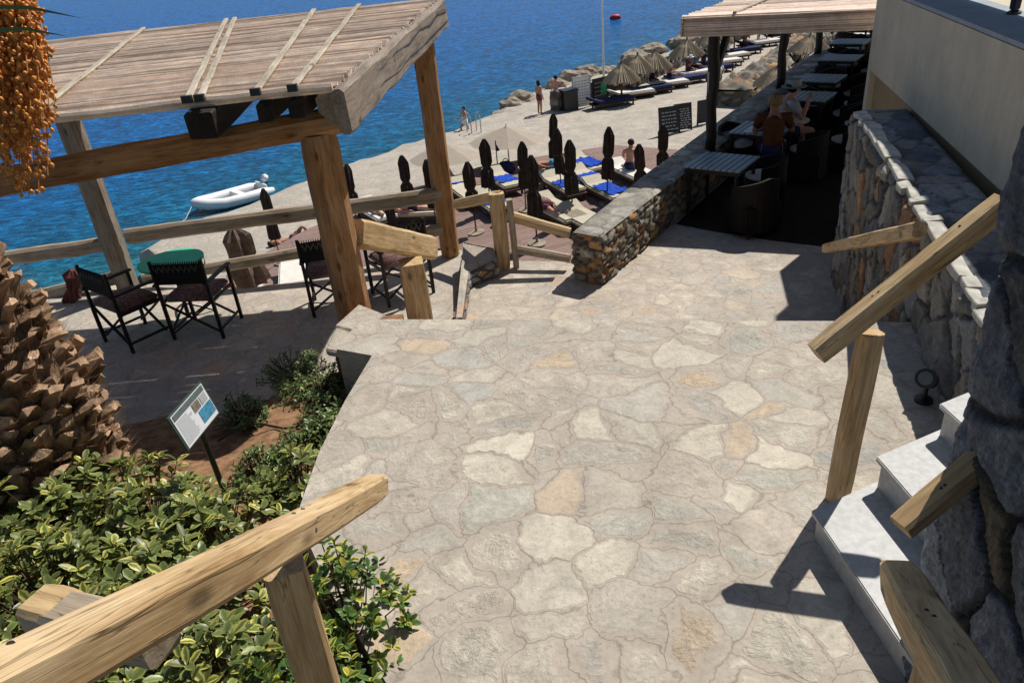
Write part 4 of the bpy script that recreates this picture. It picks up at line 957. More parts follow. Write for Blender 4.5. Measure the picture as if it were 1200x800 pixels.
# promenade wall
wa, wb, wc_ = at(655, 131, ZP), at(742, 104, ZP), at(880, 42, ZP); wd = at(1010, 4, ZP)
ppl = [wa, wb, wc_, wd]; nn_ = [Vector((-.6, .8, 0))*.45]*4
pp = [tuple(p)[:2] for p in ppl]+[tuple(p+Vector((-.4, .45, 0)))[:2] for p in ppl[::-1]]
pw = stone_wall('promenade_wall', 'long low grey stone wall between the promenade and the boulders', pp, ZP-.1, ZP+.95, cell=(.55, .32), depth=.10, res=.14, pal=PAL_GREY, mortar=(.1, .09, .08), seed=61, jw=.1, rough=.03)
for a, b in zip(ppl, ppl[1:]):
    z = Vector((0, 0, ZP+.96)) - Vector((0, 0, ZP)); o2 = Vector((-.42, .47, 0)); zz = Vector((0, 0, .97)); cap_quad('coping', [a+zz, b+zz, b+o2+zz, a+o2+zz], pw, (.9, .5), .03, PAL_LIGHT, (.3, .28, .25), res=.16, seed=62, jw=.06)
# promenade loungers
pl_ = [(718, 116, 'n', 'grey cushioned lounger nearest the maroon banner'), (742, 107, 'w', 'white lounger right of the white flagpole'), (764, 102, 'n', 'navy lounger with two bathers by the low wall'), (783, 96, 'w', 'white lounger right of the two bathers by the wall'), (806, 90, 'n', 'navy lounger in the middle of the promenade row'), (815, 84, 'w', 'white lounger just left of the first dark pergola post'), (838, 78, 'n', 'navy lounger half hidden by the dark pergola post'),
       (848, 71, 'w', 'white lounger behind the standing woman'), (858, 64, 'w', 'pale lounger beyond the standing woman'), (872, 57, 'n', 'dark lounger with a yellow towel beyond the pergola post'), (884, 49, 'n', 'blue covered lounger far along the promenade'), (897, 48, 'w', 'white lounger far along the promenade next to the blue one'), (916, 38, 'n', 'dark lounger far along the promenade between the pergola posts'), (940, 30, 'w', 'white lounger at the far end of the promenade')]
for i, (u, v, k, lab) in enumerate(pl_):
    p = at(u, v, ZP+.38); o = place(protos[k], used[k], (p.x, p.y, ZP), radians(100 if i % 2 else 106), lab, 'sun loungers along the promenade wall', 1.15); used[k] = 1
# thatch umbrellas beyond the wall
def thatch(u, v, R, lab, z=ZP-.2):
    p = at(u, v, z+2.1); root = thing('straw_umbrella', lab, 'umbrella', (p.x, p.y, z)); bm = bmesh.new()
    for a in range(90):
        an_ = a*2*pi/90; w2 = R*random.uniform(.93, 1.06); t0 = Vector((0, 0, 2.15+random.uniform(-.03, .03))); e = Vector((w2*cos(an_), w2*sin(an_), 1.35+random.uniform(-.08, .04)))
        add_tube(bm, [t0, t0.lerp(e, .5)+Vector((0, 0, .04)), e], [.01, .06, .075*R/1.4], 4)
    obj('thatch', bm, 'straw', root, WM[root]); bm = bmesh.new(); add_tube(bm, [(0, 0, 0), (0, 0, 2.3)], .05, 8); obj('pole', bm, 'oldfab', root, WM[root])
thatch(728, 76, .9, 'straw beach umbrella behind the low wall, nearest the flagpole'); thatch(767, 62, .9, 'straw beach umbrella second along behind the low wall'); thatch(805, 48, .95, 'straw beach umbrella just left of the cane roof corner'); thatch(912, 78, 1.0, 'straw umbrella on the rocky bank between the dark posts'); thatch(747, 66, .9, 'smallest straw umbrella, between the first two behind the low wall'); thatch(838, 34, 1.1, 'straw beach umbrella beyond the cane roof, right of the dark post'); thatch(862, 25, 1.1, 'straw beach umbrella far along the low wall, under the cane roof line'); thatch(950, 42, 1.1, 'straw umbrella farther up the rocky bank')
# boards
def board(name, u, v, w, h, m, lab, az, cat='sign', lines=0, lean=0, extra=None, z=ZP):
    p = at(u, v, z); root = thing(name, lab, cat, (p.x, p.y, z)); W = Matrix.Translation(p) @ Matrix.Rotation(radians(az), 4, 'Z') @ Matrix.Rotation(radians(lean), 4, 'X')
    bm = bmesh.new(); add_box(bm, (0, 0, h/2+.08), (w, .05, h)); obj('panel', bm, m, root, W)
    bm = bmesh.new(); [add_box(bm, (x*(w/2), 0, h/2+.05), (.05, .07, h+.1)) for x in (-1, 1)]; add_box(bm, (0, 0, h+.09), (w+.05, .07, .05)); obj('frame', bm, 'darkwood' if m != 'white' else 'greyfl', root, W)
    if lines:
        bm = bmesh.new(); rr = random.Random(int(u))
        for k in range(lines):
            zz = h-.12-k*(h-.2)/lines; x = -w/2+.1
            while x < w/2-.15:
                L = rr.uniform(.05, .16); add_box(bm, (x+L/2, -.029, zz), (L, .006, .03)); x += L+.05
        obj('writing', bm, 'chalk' if m != 'white' else 'signgrey', root, W)
    if extra:
        bm = bmesh.new(); add_box(bm, (extra[0], -.03, extra[1]), (extra[2], .008, extra[3])); obj('coloured_panel', bm, extra[4], root, W)
    return root
board('notice_board', 682, 127, 1.0, 1.45, 'white', 'tall white notice board standing at the left end of the low wall', 24, lines=9)
board('notice_board', 704, 118, 1.05, 1.05, 'chalkboard', 'dark menu board with a green patch beside the white notice board', 35, lines=4, extra=(.2, .6, .4, .5, 'signlgreen'))
board('banner', 728, 108, 1.15, 1.05, 'maroonsign', 'maroon banner on the low wall behind the flagpole', 35, lines=2)
board('blackboard', 785, 158, .9, 1.05, 'chalkboard', 'left leaf of the A-frame blackboard with faint chalk lines', 12, lines=6, lean=-8)
board('blackboard', 801, 154, .75, 1.05, 'chalkboard', 'right leaf of the blackboard pair with chalk menu lines', 12, lines=9, lean=-8)
board('blackboard', 824, 146, .6, .95, 'chalkboard', 'small dark board just left of the first dark pergola post', 20, lines=0)
# bin
p = at(667, 129, ZP); b_ = thing('litter_bin', 'black litter bin between the standing bather and the white board', 'bin', tuple(p))
bm = bmesh.new(); add_box(bm, (p.x, p.y, ZP+.5), (.75, .65, .95), .3); obj('body', bm, 'blackmetal', b_); bm = bmesh.new(); add_box(bm, (p.x, p.y, ZP+1.0), (.82, .72, .05), .3); obj('lid', bm, 'navy', b_)
# flagpole
p = at(708, 112, ZP); fp = thing('flagpole', 'thin white pole rising from the low wall beside the maroon banner', 'pole', tuple(p))
bm = bmesh.new(); add_tube(bm, [p, p+Vector((0, 0, 1.2)), p+Vector((0, 0, 7.5))], [.075, .06, .035], 10); obj('pole', bm, 'white', fp); bm = bmesh.new(); add_lathe(bm, [(.16, 0), (.16, .06), (.08, .1)], p, 12); obj('base', bm, 'white', fp)
# small black flag with bag
p = at(584, 204, ZD); ff = thing('beach_flag', 'small black flag on a thin pole behind the lounger with the blue towel', 'flag', tuple(p))
bm = bmesh.new(); add_tube(bm, [p, p+Vector((0, 0, 1.25))], .02, 6); obj('pole', bm, 'blackmetal', ff)
bm = bmesh.new(); bm.faces.new([bm.verts.new(p+Vector(q)) for q in ((.02, 0, 1.25), (.02, 0, .85), (.14, .03, .86), (.03, .02, 1.1))]); obj('cloth', bm, 'navy', ff)
p = at(586, 204, ZD)+Vector((.25, .1, 0)); bg = thing('beach_bag', 'dark navy beach bag at the foot of the black flag', 'bag', tuple(p))
bm = bmesh.new(); add_lathe(bm, [(.22, 0), (.32, .1), (.30, .3), (.2, .4)], p, 14, wob=lambda k, j: 1+.1*sin(k*2+j)); obj('body', bm, 'navymat', bg, smooth=True)
bm = bmesh.new(); add_tube(bm, [p+Vector((-.15+.03*k, 0, .38+.16*sin(pi*k/10))) for k in range(11)], .015, 6); obj('handle', bm, 'blackmetal', bg)
# rocky bank between promenade and parapet
ba = [at(u, v, ZP) for u, v in [(832, 124), (850, 112), (880, 95), (905, 74), (930, 56), (965, 36)]]
bpts = [tuple(p)[:2] for p in ba]; bb = [tuple(p+Vector((1.6, -1.2, 0)))[:2] for p in ba[::-1]]
bw = stone_wall('bank_wall', 'rough dry stone bank between the promenade and the shaded parapet', (bpts+bb)[::-1], ZP-.1, lambda p: ZP+.7+.35*noise.noise(p*.8), cell=(.6, .35), depth=.15, res=.15, pal=PAL_WARM, mortar=(.1, .09, .07), seed=71, jw=.1, rough=.05)
for i in range(len(ba)-1):
    o2 = Vector((1.6, -1.2, 0)); zz = Vector((0, 0, .8)); cap_quad('rubble_top', [ba[i]+zz, ba[i+1]+zz, ba[i+1]+o2+zz, ba[i]+o2+zz], bw, (.8, .6), .3, PAL_WARM, (.18, .15, .12), res=.13, seed=72+i, jw=.2, rough=.1)
# dinghy
p = at(274, 238, ZS); 
dg = thing('inflatable_dinghy', 'white inflatable dinghy moored against the quay', 'dinghy', (p.x, p.y, ZS)); rz = atan2((at(317, 225, ZS)-at(232, 250, ZS)).y, (at(317, 225, ZS)-at(232, 250, ZS)).x)
W = Matrix.Translation((p.x, p.y, ZS+.15)) @ Matrix.Rotation(rz, 4, 'Z')
pts = [(1.7, .62, .12), (1.2, .66, .1), (.3, .68, .1), (-.6, .62, .12), (-1.25, .42, .2), (-1.62, 0, .3), (-1.25, -.42, .2), (-.6, -.62, .12), (.3, -.68, .1), (1.2, -.66, .1), (1.7, -.62, .12)]
bm = bmesh.new(); add_tube(bm, pts, [.1]+[.23]*9+[.1], 14); obj('tube_hull', bm, 'rubber', dg, W, True)
bm = bmesh.new(); bm.faces.new([bm.verts.new((x*.95, y*.9, .0)) for x, y, z in pts]); obj('floor', bm, 'greyfl', dg, W)
bm = bmesh.new(); add_box(bm, (1.45, 0, .18), (.06, 1.1, .4)); obj('transom', bm, 'white', dg, W)
bm = bmesh.new(); add_box(bm, (.3, 0, .25), (.28, 1.15, .05)); obj('thwart', bm, 'white', dg, W)
bm = bmesh.new(); add_box(bm, (1.68, 0, .55), (.3, .26, .3)); bmesh.ops.bevel(bm, geom=bm.edges[:], offset=.06, segments=3, affect='EDGES'); e_ = obj('outboard_motor', bm, 'white', dg, W, True)
bm = bmesh.new(); add_tube(bm, [(1.7, 0, .45), (1.72, 0, -.4)], .06, 8); obj('motor_leg', bm, 'blackmetal', e_, W)
bm = bmesh.new(); add_tube(bm, [(1.5, 0, .55), (1.05, .05, .6)], .02, 6); obj('tiller', bm, 'blackmetal', e_, W)
bm = bmesh.new(); add_tube(bm, [(-1.75, 0, .3), (-2.4, -.6, -.05), (-3.4, -1.2, -.12)], .012, 6); obj('rope', bm, 'white', dg, W)
# red float, jet of foam
p = at(721, 23, ZS); bu = thing('red_float', 'red float riding on the open sea', 'float', tuple(p))
bm = bmesh.new(); add_tube(bm, [p+Vector((-.62, 0, .16)), p+Vector((-.35, 0, .2)), p+Vector((.35, 0, .2)), p+Vector((.62, 0, .16))], [.1, .3, .3, .1], 12); obj('body', bm, 'red', bu, smooth=True)

# ================================================================== PEOPLE
def person(lab, W, J, skin='skin', hair='hair', shorts=None, top=None, scale=1., hat=None, longhair=False):
    """J: joint dictionary in local metres; body grown as one skinned surface"""
    root = thing('person', lab, 'person'); root.matrix_basis = W; WM[root] = W
    me = bpy.data.meshes.new('body')
    names = ['pelvis', 'waist', 'chest', 'neck', 'head', 'crown', 'shL', 'elL', 'wrL', 'haL', 'shR', 'elR', 'wrR', 'haR', 'hiL', 'knL', 'anL', 'toL', 'hiR', 'knR', 'anR', 'toR']
    rad = dict(pelvis=.135, waist=.115, chest=.135, neck=.055, head=.085, crown=.075, sh=.065, el=.043, wr=.03, ha=.034, hi=.095, kn=.062, an=.042, to=.035)
    V = [Vector(J[n]) for n in names]; ix = {n: i for i, n in enumerate(names)}
    E = [('pelvis', 'waist'), ('waist', 'chest'), ('chest', 'neck'), ('neck', 'head'), ('head', 'crown')]
    for s in 'LR': E += [('chest', 'sh'+s), ('sh'+s, 'el'+s), ('el'+s, 'wr'+s), ('wr'+s, 'ha'+s), ('pelvis', 'hi'+s), ('hi'+s, 'kn'+s), ('kn'+s, 'an'+s), ('an'+s, 'to'+s)]
    me.from_pydata(V, [(ix[a], ix[b]) for a, b in E], [])
    tmp = bpy.data.objects.new('tmp', me); COL.objects.link(tmp)
    sk = tmp.modifiers.new('s', 'SKIN'); sv = me.skin_vertices[0].data
    for n in names:
        r_ = rad.get(n) or rad[n[:2]]; sv[ix[n]].radius = (r_, r_*(.75 if n in ('waist', 'chest', 'pelvis') else 1)); 
    sv[0].use_root = True
    sb = tmp.modifiers.new('u', 'SUBSURF'); sb.levels = 2; sb.render_levels = 2
    dg_ = bpy.context.evaluated_depsgraph_get(); ev = tmp.evaluated_get(dg_); m2 = bpy.data.meshes.new_from_object(ev)
    bpy.data.objects.remove(tmp)
    bm = bmesh.new(); bm.from_mesh(m2)
    for s in 'LR':      # five unequal bent fingers rooted in the palm
        w_, h_ = Vector(J['wr'+s]), Vector(J['ha'+s]); d = (h_-w_).normalized(); sd_ = d.cross(Vector((0, 0, 1)));
        if sd_.length < .2: sd_ = d.cross(Vector((0, 1, 0)))
        sd_.normalize(); nrm_ = d.cross(sd_)
        for k, L in enumerate((.06, .075, .08, .072, .055)):
            o_ = h_+sd_*((k-2)*.016); dd = d if k else (d*.6+sd_*-1).normalized()
            if k == 0: o_ = h_-d*.02-sd_*.02
            add_tube(bm, [o_, o_+dd*L*.6, o_+dd*L*.9+nrm_*L*.25], [.009, .008, .006], 5)
    hd, cr = Vector(J['head']), Vector(J['crown']); upv = (cr-hd).normalized(); fv_ = Vector(J.get('face', (0, -1, 0))).normalized()
    add_tube(bm, [hd+fv_*.075+upv*.03, hd+fv_*.115+upv*.0, hd+fv_*.085-upv*.012], [.008, .017, .01], 6)     # nose
    side = fv_.cross(upv)
    for q in (-1, 1): add_tube(bm, [hd+side*q*.085+upv*.035, hd+side*q*.10, hd+side*q*.085-upv*.02], [.012, .018, .01], 6)   # ears
    obj('body', bm, skin, root, W, True)
    bm = bmesh.new(); c = hd+upv*.045-fv_*.018; bmesh.ops.create_icosphere(bm, subdivisions=3, radius=1)
    for v in list(bm.verts):
        if v.co.dot(fv_) > .35 and v.co.dot(upv) < .45: v.co *= .6
        v.co = c+Vector(v.co)*.108
        if longhair and (v.co-c).dot(upv) < 0: v.co -= upv*.12
    obj('hair', bm, hair, root, W, True)
    bm = bmesh.new()
    for q in (-1, 1): add_tube(bm, [hd+fv_*.082+side*q*.032+upv*.03, hd+fv_*.092+side*q*.032+upv*.03], .009, 6)
    obj('eyes', bm, 'hair', root, W)
    if shorts:
        bm = bmesh.new(); pel = Vector(J['pelvis']); wa_ = Vector(J['waist']); up_ = (wa_-pel).normalized()
        add_tube(bm, [pel-up_*.10, pel, pel+up_*.10], [.15, .165, .15], 14)
        for s in 'LR':
            hi, kn = Vector(J['hi'+s]), Vector(J['kn'+s]); add_tube(bm, [hi-(kn-hi)*.1, hi+(kn-hi)*.45], [.115, .10], 12)
        obj('shorts', bm, shorts, root, W, True)
    if top:
        bm = bmesh.new(); a_, b_, c_ = Vector(J['pelvis']), Vector(J['waist']), Vector(J['chest']); add_tube(bm, [a_, b_, c_, c_.lerp(Vector(J['neck']), .55)], [.16, .145, .17, .10], 14)
        for s in 'LR': sh, el = Vector(J['sh'+s]), Vector(J['el'+s]); add_tube(bm, [sh.lerp(c_, .4), sh, sh.lerp(el, .6)], [.09, .085, .065], 10)
        obj('shirt', bm, top, root, W, True)
    if hat:
        bm = bmesh.new(); q = hd+upv*.06; add_tube(bm, [q-upv*.01, q+upv*.0], [.2, .19], 20); add_tube(bm, [q, q+upv*.1], [.12, .10], 16); obj('hat', bm, hat, root, W)
    return root
def stand(arms=0, stride=.1):
    J = dict(pelvis=(0, 0, .95), waist=(0, 0, 1.1), chest=(0, 0, 1.35), neck=(0, -.01, 1.5), head=(0, -.03, 1.6), crown=(0, -.02, 1.68), face=(0, -1, 0))
    for s, q in (('L', 1), ('R', -1)):
        J['sh'+s] = (q*.19, 0, 1.42); J['el'+s] = (q*.25, .02, 1.14); J['wr'+s] = (q*.26, -.06, .9); J['ha'+s] = (q*.26, -.09, .82)
        J['hi'+s] = (q*.09, 0, .9); J['kn'+s] = (q*.1, q*stride*.6-.02, .49); J['an'+s] = (q*.1, q*stride+.02, .08); J['to'+s] = (q*.12, q*stride-.15, .03)
    if arms == 1: J['elR'] = (-.3, -.1, 1.2); J['wrR'] = (-.36, -.34, 1.1); J['haR'] = (-.37, -.42, 1.08)
    if arms == 2:
        for s, q in (('L', 1), ('R', -1)): J['el'+s] = (q*.3, -.02, 1.15); J['wr'+s] = (q*.14, -.15, 1.07); J['ha'+s] = (q*.06, -.17, 1.08)
    return J
def sit():     # seated on an edge at z=.4
    J = dict(pelvis=(0, 0, .52), waist=(0, .0, .68), chest=(0, -.06, .92), neck=(0, -.11, 1.07), head=(0, -.15, 1.17), crown=(0, -.15, 1.25), face=(0, -1, -.2))
    for s, q in (('L', 1), ('R', -1)):
        J['sh'+s] = (q*.19, -.06, .99); J['el'+s] = (q*.28, -.16, .74); J['wr'+s] = (q*.16, -.38, .78); J['ha'+s] = (q*.12, -.45, .80)
        J['hi'+s] = (q*.1, -.03, .5); J['kn'+s] = (q*.16, -.45, .53); J['an'+s] = (q*.15, -.5, .1); J['to'+s] = (q*.16, -.66, .04)
    J['wrR'] = (-.2, -.3, .98); J['haR'] = (-.18, -.33, 1.06)
    return J
def lie(knee=0, prone=False):     # along +y, head at +y, on surface z=0
    J = dict(pelvis=(0, 0, .12), waist=(0, .16, .12), chest=(0, .42, .13), neck=(0, .57, .13), head=(0, .68, .14), crown=(0, .76, .14), face=(0, 0, 1))
    for s, q in (('L', 1), ('R', -1)):
        J['sh'+s] = (q*.19, .49, .12); J['el'+s] = (q*.28, .24, .07); J['wr'+s] = (q*.26, .0, .07); J['ha'+s] = (q*.25, -.08, .06)
        J['hi'+s] = (q*.1, -.04, .11); J['kn'+s] = (q*.12, -.45, .10); J['an'+s] = (q*.13, -.86, .07); J['to'+s] = (q*.16, -.93, .17)
    if knee: J['knL'] = (.12, -.36, .45); J['anL'] = (.12, -.62, .08); J['toL'] = (.13, -.76, .04)
    return J
def PW(u, v, z, rz, s=1.): p = at(u, v, z); return Matrix.Translation(p) @ Matrix.Rotation(radians(rz), 4, 'Z') @ Matrix.Scale(s, 4)
person('bare-backed man in pale grey shorts bending towards the black litter bin', PW(653, 129, ZP, 150, .98), stand(1), 'skinpink', 'hair', 'ledge')
person('slim dark bather standing at the platform edge left of the grey-shorts man', PW(633, 134, ZP, 120, .95), stand(0, .02), 'skin', 'hair', 'maroonsign', longhair=True)
person('woman in a white top and grey trousers walking on the promenade', PW(842, 109, ZP, 20, .88), stand(2, .22), 'skin', 'blond', 'greyfl', 'white')
jl = stand(1, .2); jl['elL'] = (.3, -.12, 1.2); jl['wrL'] = (.34, -.36, 1.15); jl['haL'] = (.35, -.44, 1.12); jl['knR'] = (-.12, -.25, .6); jl['anR'] = (-.12, -.2, .2); jl['toR'] = (-.12, -.35, .15)
person('bather in white shorts climbing out of the water at the quay ladder', PW(547, 161, ZP-.45, -60, .85), jl, 'skin', 'hair', 'white')
la = thing('ladder', 'thin curved metal swim ladder at the quay edge beside the climbing bather', 'ladder', tuple(at(553, 157, ZP)))
p = at(553, 157, ZP)
for s in (0, .45): bm = bmesh.new(); add_tube(bm, [p+Vector((s, 0, 0)), p+Vector((s, .0, .75)), p+Vector((s-.1, .2, .95)), p+Vector((s-.2, .45, .75)), p+Vector((s-.25, .55, -1.2))], .025, 8); obj('side_rail', bm, 'greyfl', la)
for k in range(3): bm = bmesh.new(); add_tube(bm, [p+Vector((-.25, .55, -.3-.3*k)), p+Vector((.2, .55, -.3-.3*k))], .02, 6); obj('rung', bm, 'greyfl', la)
pp_, rz_ = LP[9]; person('sunburnt man seated on a lounger with his back turned, lifting one hand', Matrix.Translation((pp_.x, pp_.y, ZD-.02)) @ Matrix.Rotation(radians(150), 4, 'Z') @ Matrix.Scale(1.08, 4), sit(), 'skinpink', 'hair', 'navymat')
pp_, rz_ = LP[10]; person('pink sunbather in blue shorts lying with crossed arms behind the lower fence rail', Matrix.Translation((pp_.x, pp_.y, ZD+.37)) @ Matrix.Rotation(rz_, 4, 'Z'), lie(1), 'skinpink', 'hair', 'navymat')
pp_, rz_ = LP[11]; person('bather in a white and blue top lying left of the pink sunbather', Matrix.Translation((pp_.x, pp_.y, ZD+.37)) @ Matrix.Rotation(rz_, 4, 'Z'), lie(0), 'skin', 'hair', 'bluetowel', 'white')
pp_, rz_ = LP[13]; person('bather whose legs show between the director chair and the old brown umbrella', Matrix.Translation((pp_.x, pp_.y, ZD+.37)) @ Matrix.Rotation(rz_+pi, 4, 'Z'), lie(0), 'skin', 'hair', 'bluetowel')
pp_, rz_ = LP[14]; person('deeply tanned bather lying on the light blue towel', Matrix.Translation((pp_.x, pp_.y, ZD+.40)) @ Matrix.Rotation(rz_, 4, 'Z'), lie(1), 'skin', 'hair', 'lighttowel')
pp_, rz_ = LP[4]; person('bather in a dark patterned top lying on the wide cream lounger behind the tallest umbrella', Matrix.Translation((pp_.x-.3, pp_.y+.2, ZD+.37)) @ Matrix.Rotation(rz_, 4, 'Z'), lie(0), 'skinpink', 'hair', 'maroonsign', 'cushion')
person('bather lying on the pale rock with raised knees, above the empty lounger', PW(345, 284, ZP, 110, 1.), lie(1), 'skin', 'hair', 'maroonsign')
for i, (u, v, lab, top, hat) in enumerate([(764, 101, 'bather in dark clothes sitting on the navy lounger by the low wall', 'navymat', None), (806, 89, 'bather in a white sun hat sitting on the promenade row', 'maroon', 'white'), (812, 84, 'bather in a light top sitting beside the one with the white sun hat', 'lighttowel', None), (872, 56, 'bather in a yellow top sitting beyond the dark post', 'blond', None), (838, 76, 'bather in navy sitting just behind the dark pergola post', 'navymat', None)]):
    person(lab, PW(u, v+3, ZP, 20+i*40, .95), sit(), 'skin', 'hair', 'navymat', top, hat=hat)
for i, (u, v, lab, top) in enumerate([(784, 96, 'bather in a pink top sitting between the white promenade loungers', 'skinpink'), (824, 82, 'bather in black sitting left of the first dark post', 'blackmetal'), (852, 68, 'bather in light grey sitting beyond the standing woman', 'greyfl'), (896, 46, 'bather in maroon sitting on the blue lounger far along the promenade', 'maroon'), (925, 34, 'bather in navy sitting between the farthest promenade loungers', 'navymat')]):
    person(lab, PW(u, v+2, ZP, 60+i*70, .95), sit(), 'skin', 'hair', 'navymat', top)
# cafe guests
person('guest in an orange strappy top seated with back turned at the shaded table', Matrix.Translation((4.25, 11.35, ZL+.03)) @ Matrix.Rotation(radians(160), 4, 'Z'), sit(), 'skin', 'blond', 'navymat', 'orangetop')
person('guest wearing a pale cap leaning over the shaded cafe table behind the orange top guest', Matrix.Translation((4.75, 12.3, ZL+.03)) @ Matrix.Rotation(radians(100), 4, 'Z'), sit(), 'skinpink', 'hair', 'navymat', 'greyfl', hat='ledge')

# ================================================================== PLANTS
def add_leaf(vs, fs, cs, o, d, up, L, W_, rr, vari):
    d = d.normalized(); s = d.cross(up)
    if s.length < .01: s = Vector((1, 0, 0))
    s.normalize(); n = s.cross(d); i0 = len(vs); br = rr.random(); g_ = rr.random()*vari; droop = rr.uniform(.05, .35)
    for k, (t, w) in enumerate(((0, .06), (.28, .8), (.62, 1.), (.88, .55), (1., .05))):
        c = o+d*(L*t)-up*(droop*L*t*t)
        for q in (-1, 0, 1):
            vs.append(c+s*(q*w*W_/2)+n*(abs(q)*w*W_*.16)); cs.append((abs(q)*1. if 0 < k < 4 else .5, g_, br, 1))
    for k in range(4):
        for q in range(2):
            a = i0+k*3+q; fs.append((a, a+1, a+4, a+3))
def foliage(name, parent, tips, nl, L, Wd, m, seed, vari=.9):
    rr = random.Random(seed); vs, fs, cs = [], [], []
    for (p, ax) in tips:
        ax = ax.normalized(); t = ax.orthogonal().normalized(); b = ax.cross(t); n = rr.randint(nl-2, nl+1); ph = rr.random()*6
        for k in range(n):
            a = ph+k*2.4; el = .15+.75*(k/n); rd = (cos(a)*t+sin(a)*b)
            d = rd*cos(el)+ax*sin(el); o = p-ax*(.045*(1-k/n)); add_leaf(vs, fs, cs, o, d, ax if rr.random() < .9 else Vector((0, 0, 1)), L*rr.uniform(.7, 1.15), Wd*rr.uniform(.8, 1.1), rr, vari)
    me = bpy.data.meshes.new(name); me.from_pydata(vs, [], fs); me.polygons.foreach_set('use_smooth', [True]*len(fs))
    ca = me.color_attributes.new('Col', 'FLOAT_COLOR', 'POINT'); ca.data.foreach_set('color', np.array(cs, dtype=np.float32).ravel())
    return link(name, me, m, parent)
def shrub(lab, loc, R, hgt, nt, L, Wd, m, seed, nl=8, vari=.9, name='shrub', group=None):
    rr = random.Random(seed); root = thing(name, lab, 'plant' if name != 'shrub' else 'shrub', loc, group); base = Vector(loc); tips = []; bm = bmesh.new()
    for k in range(nt):
        u = rr.random(); a = rr.random()*2*pi; th = math.acos(1-.92*u); d = Vector((sin(th)*cos(a), sin(th)*sin(a), cos(th)))
        f = rr.choice((1, 1, .95, .85, .65)); wob = 1+.28*noise.noise(d*2.2+Vector((seed, 0, 0))); p = base+Vector((d.x*R, d.y*R, d.z*hgt))*f*wob+Vector((0, 0, .04))
        ax = (d+Vector((0, 0, .9))+Vector((rr.uniform(-.3, .3), rr.uniform(-.3, .3), 0))).normalized(); tips.append((p, ax))
        mid = base.lerp(p, .55)+Vector((rr.uniform(-.03, .03), rr.uniform(-.03, .03), -.02)); add_tube(bm, [base+Vector((rr.uniform(-.04, .04), rr.uniform(-.04, .04), -.03)), mid, p], [.006, .004, .0025], 5)
    foliage('foliage', root, tips, nl, L, Wd, m, seed, vari); obj('stems', bm, 'stem', root); return root
def gz(x, y): return -.28-.10*max(0, y-2.5)-.02*(-1-x)-(.12*(y-5) if y > 5 and x > -2.1 else 0)
sh = [(-1.72, 3.2, .34, .40, 'variegated shrub right beside the path edge, under the tip of the left handrail'), (-2.15, 3.35, .45, .46, 'variegated shrub just below the small information sign'), (-2.75, 3.45, .45, .50, 'variegated shrub at the right foot of the palm trunk'), (-1.75, 2.65, .42, .46, 'glossy variegated shrub just above the long foreground handrail'),
      (-2.35, 2.72, .46, .52, 'dense variegated shrub in the middle of the left planting bed'), (-3.0, 2.75, .5, .5, 'variegated shrub at the left edge below the palm trunk'), (-1.35, 2.15, .38, .42, 'variegated shrub under the foreground handrail, left of its post'), (-1.9, 2.05, .42, .52, 'variegated shrub behind the sawn beam end'), (-2.55, 2.05, .45, .55, 'variegated shrub at the far left edge level with the sawn beam'),
      (-1.2, 1.55, .38, .42, 'variegated shrub in the bottom left corner beneath the sawn beam'), (-1.72, 1.45, .36, .55, 'variegated shrub at the bottom left edge of the photo'), (-1.42, 3.78, .26, .22, 'low yellowing variegated shrub between the sign and the path edge')]
for i, (x, y, R, h_, lab) in enumerate(sh):
    shrub(lab, (x, y, gz(x, y)), R, h_+.05, int(125*(R/.42)**2), .084, .038, 'leafA', 100+i)
shrub('dark green bush with yellow-edged leaves right of the foreground handrail post', (-.86, 2.40, -.25), .34, .55, 130, .055, .028, 'leafB', 300, vari=1.)
shrub('dark green bush with yellow-edged leaves directly behind the foreground handrail post', (-.92, 1.98, -.22), .34, .42, 110, .055, .028, 'leafB', 301, vari=1.)
gc = [(-1.62, 5.35, .34, 'mossy green ground plant below the path corner slab'), (-1.95, 5.8, .30, 'green ground plant at the shaded edge of the terrace'), (-1.36, 4.75, .27, 'green ground plant against the path edge just below the corner slab'), (-1.55, 4.2, .22, 'pale green ground plant in the middle of the bare soil strip'), (-1.75, 4.05, .2, 'small pale ground plant right of the information sign'), (-1.42, 4.45, .16, 'tiny ground plant by the path edge on the soil'), (-2.1, 4.9, .2, 'small green ground plant in the shade of the terrace')]
for i, (x, y, R, lab) in enumerate(gc): shrub(lab, (x, y, gz(x, y)), R, .2, int(85*R/.2), .042, .018, 'leafC', 400+i, nl=7, vari=.8, name='ground_plant')
bm = bmesh.new(); add_tube(bm, [(-2.2+.09*k, 4.55+.10*sin(k*.7)+.03*k, gz(-2.0, 4.6)+.05+.02*sin(k)) for k in range(9)], .009, 8); o = obj('irrigation_pipe', bm, 'blackmetal', smooth=True); tag(o, 'thin black irrigation pipe lying on the soil right of the sign', 'pipe')
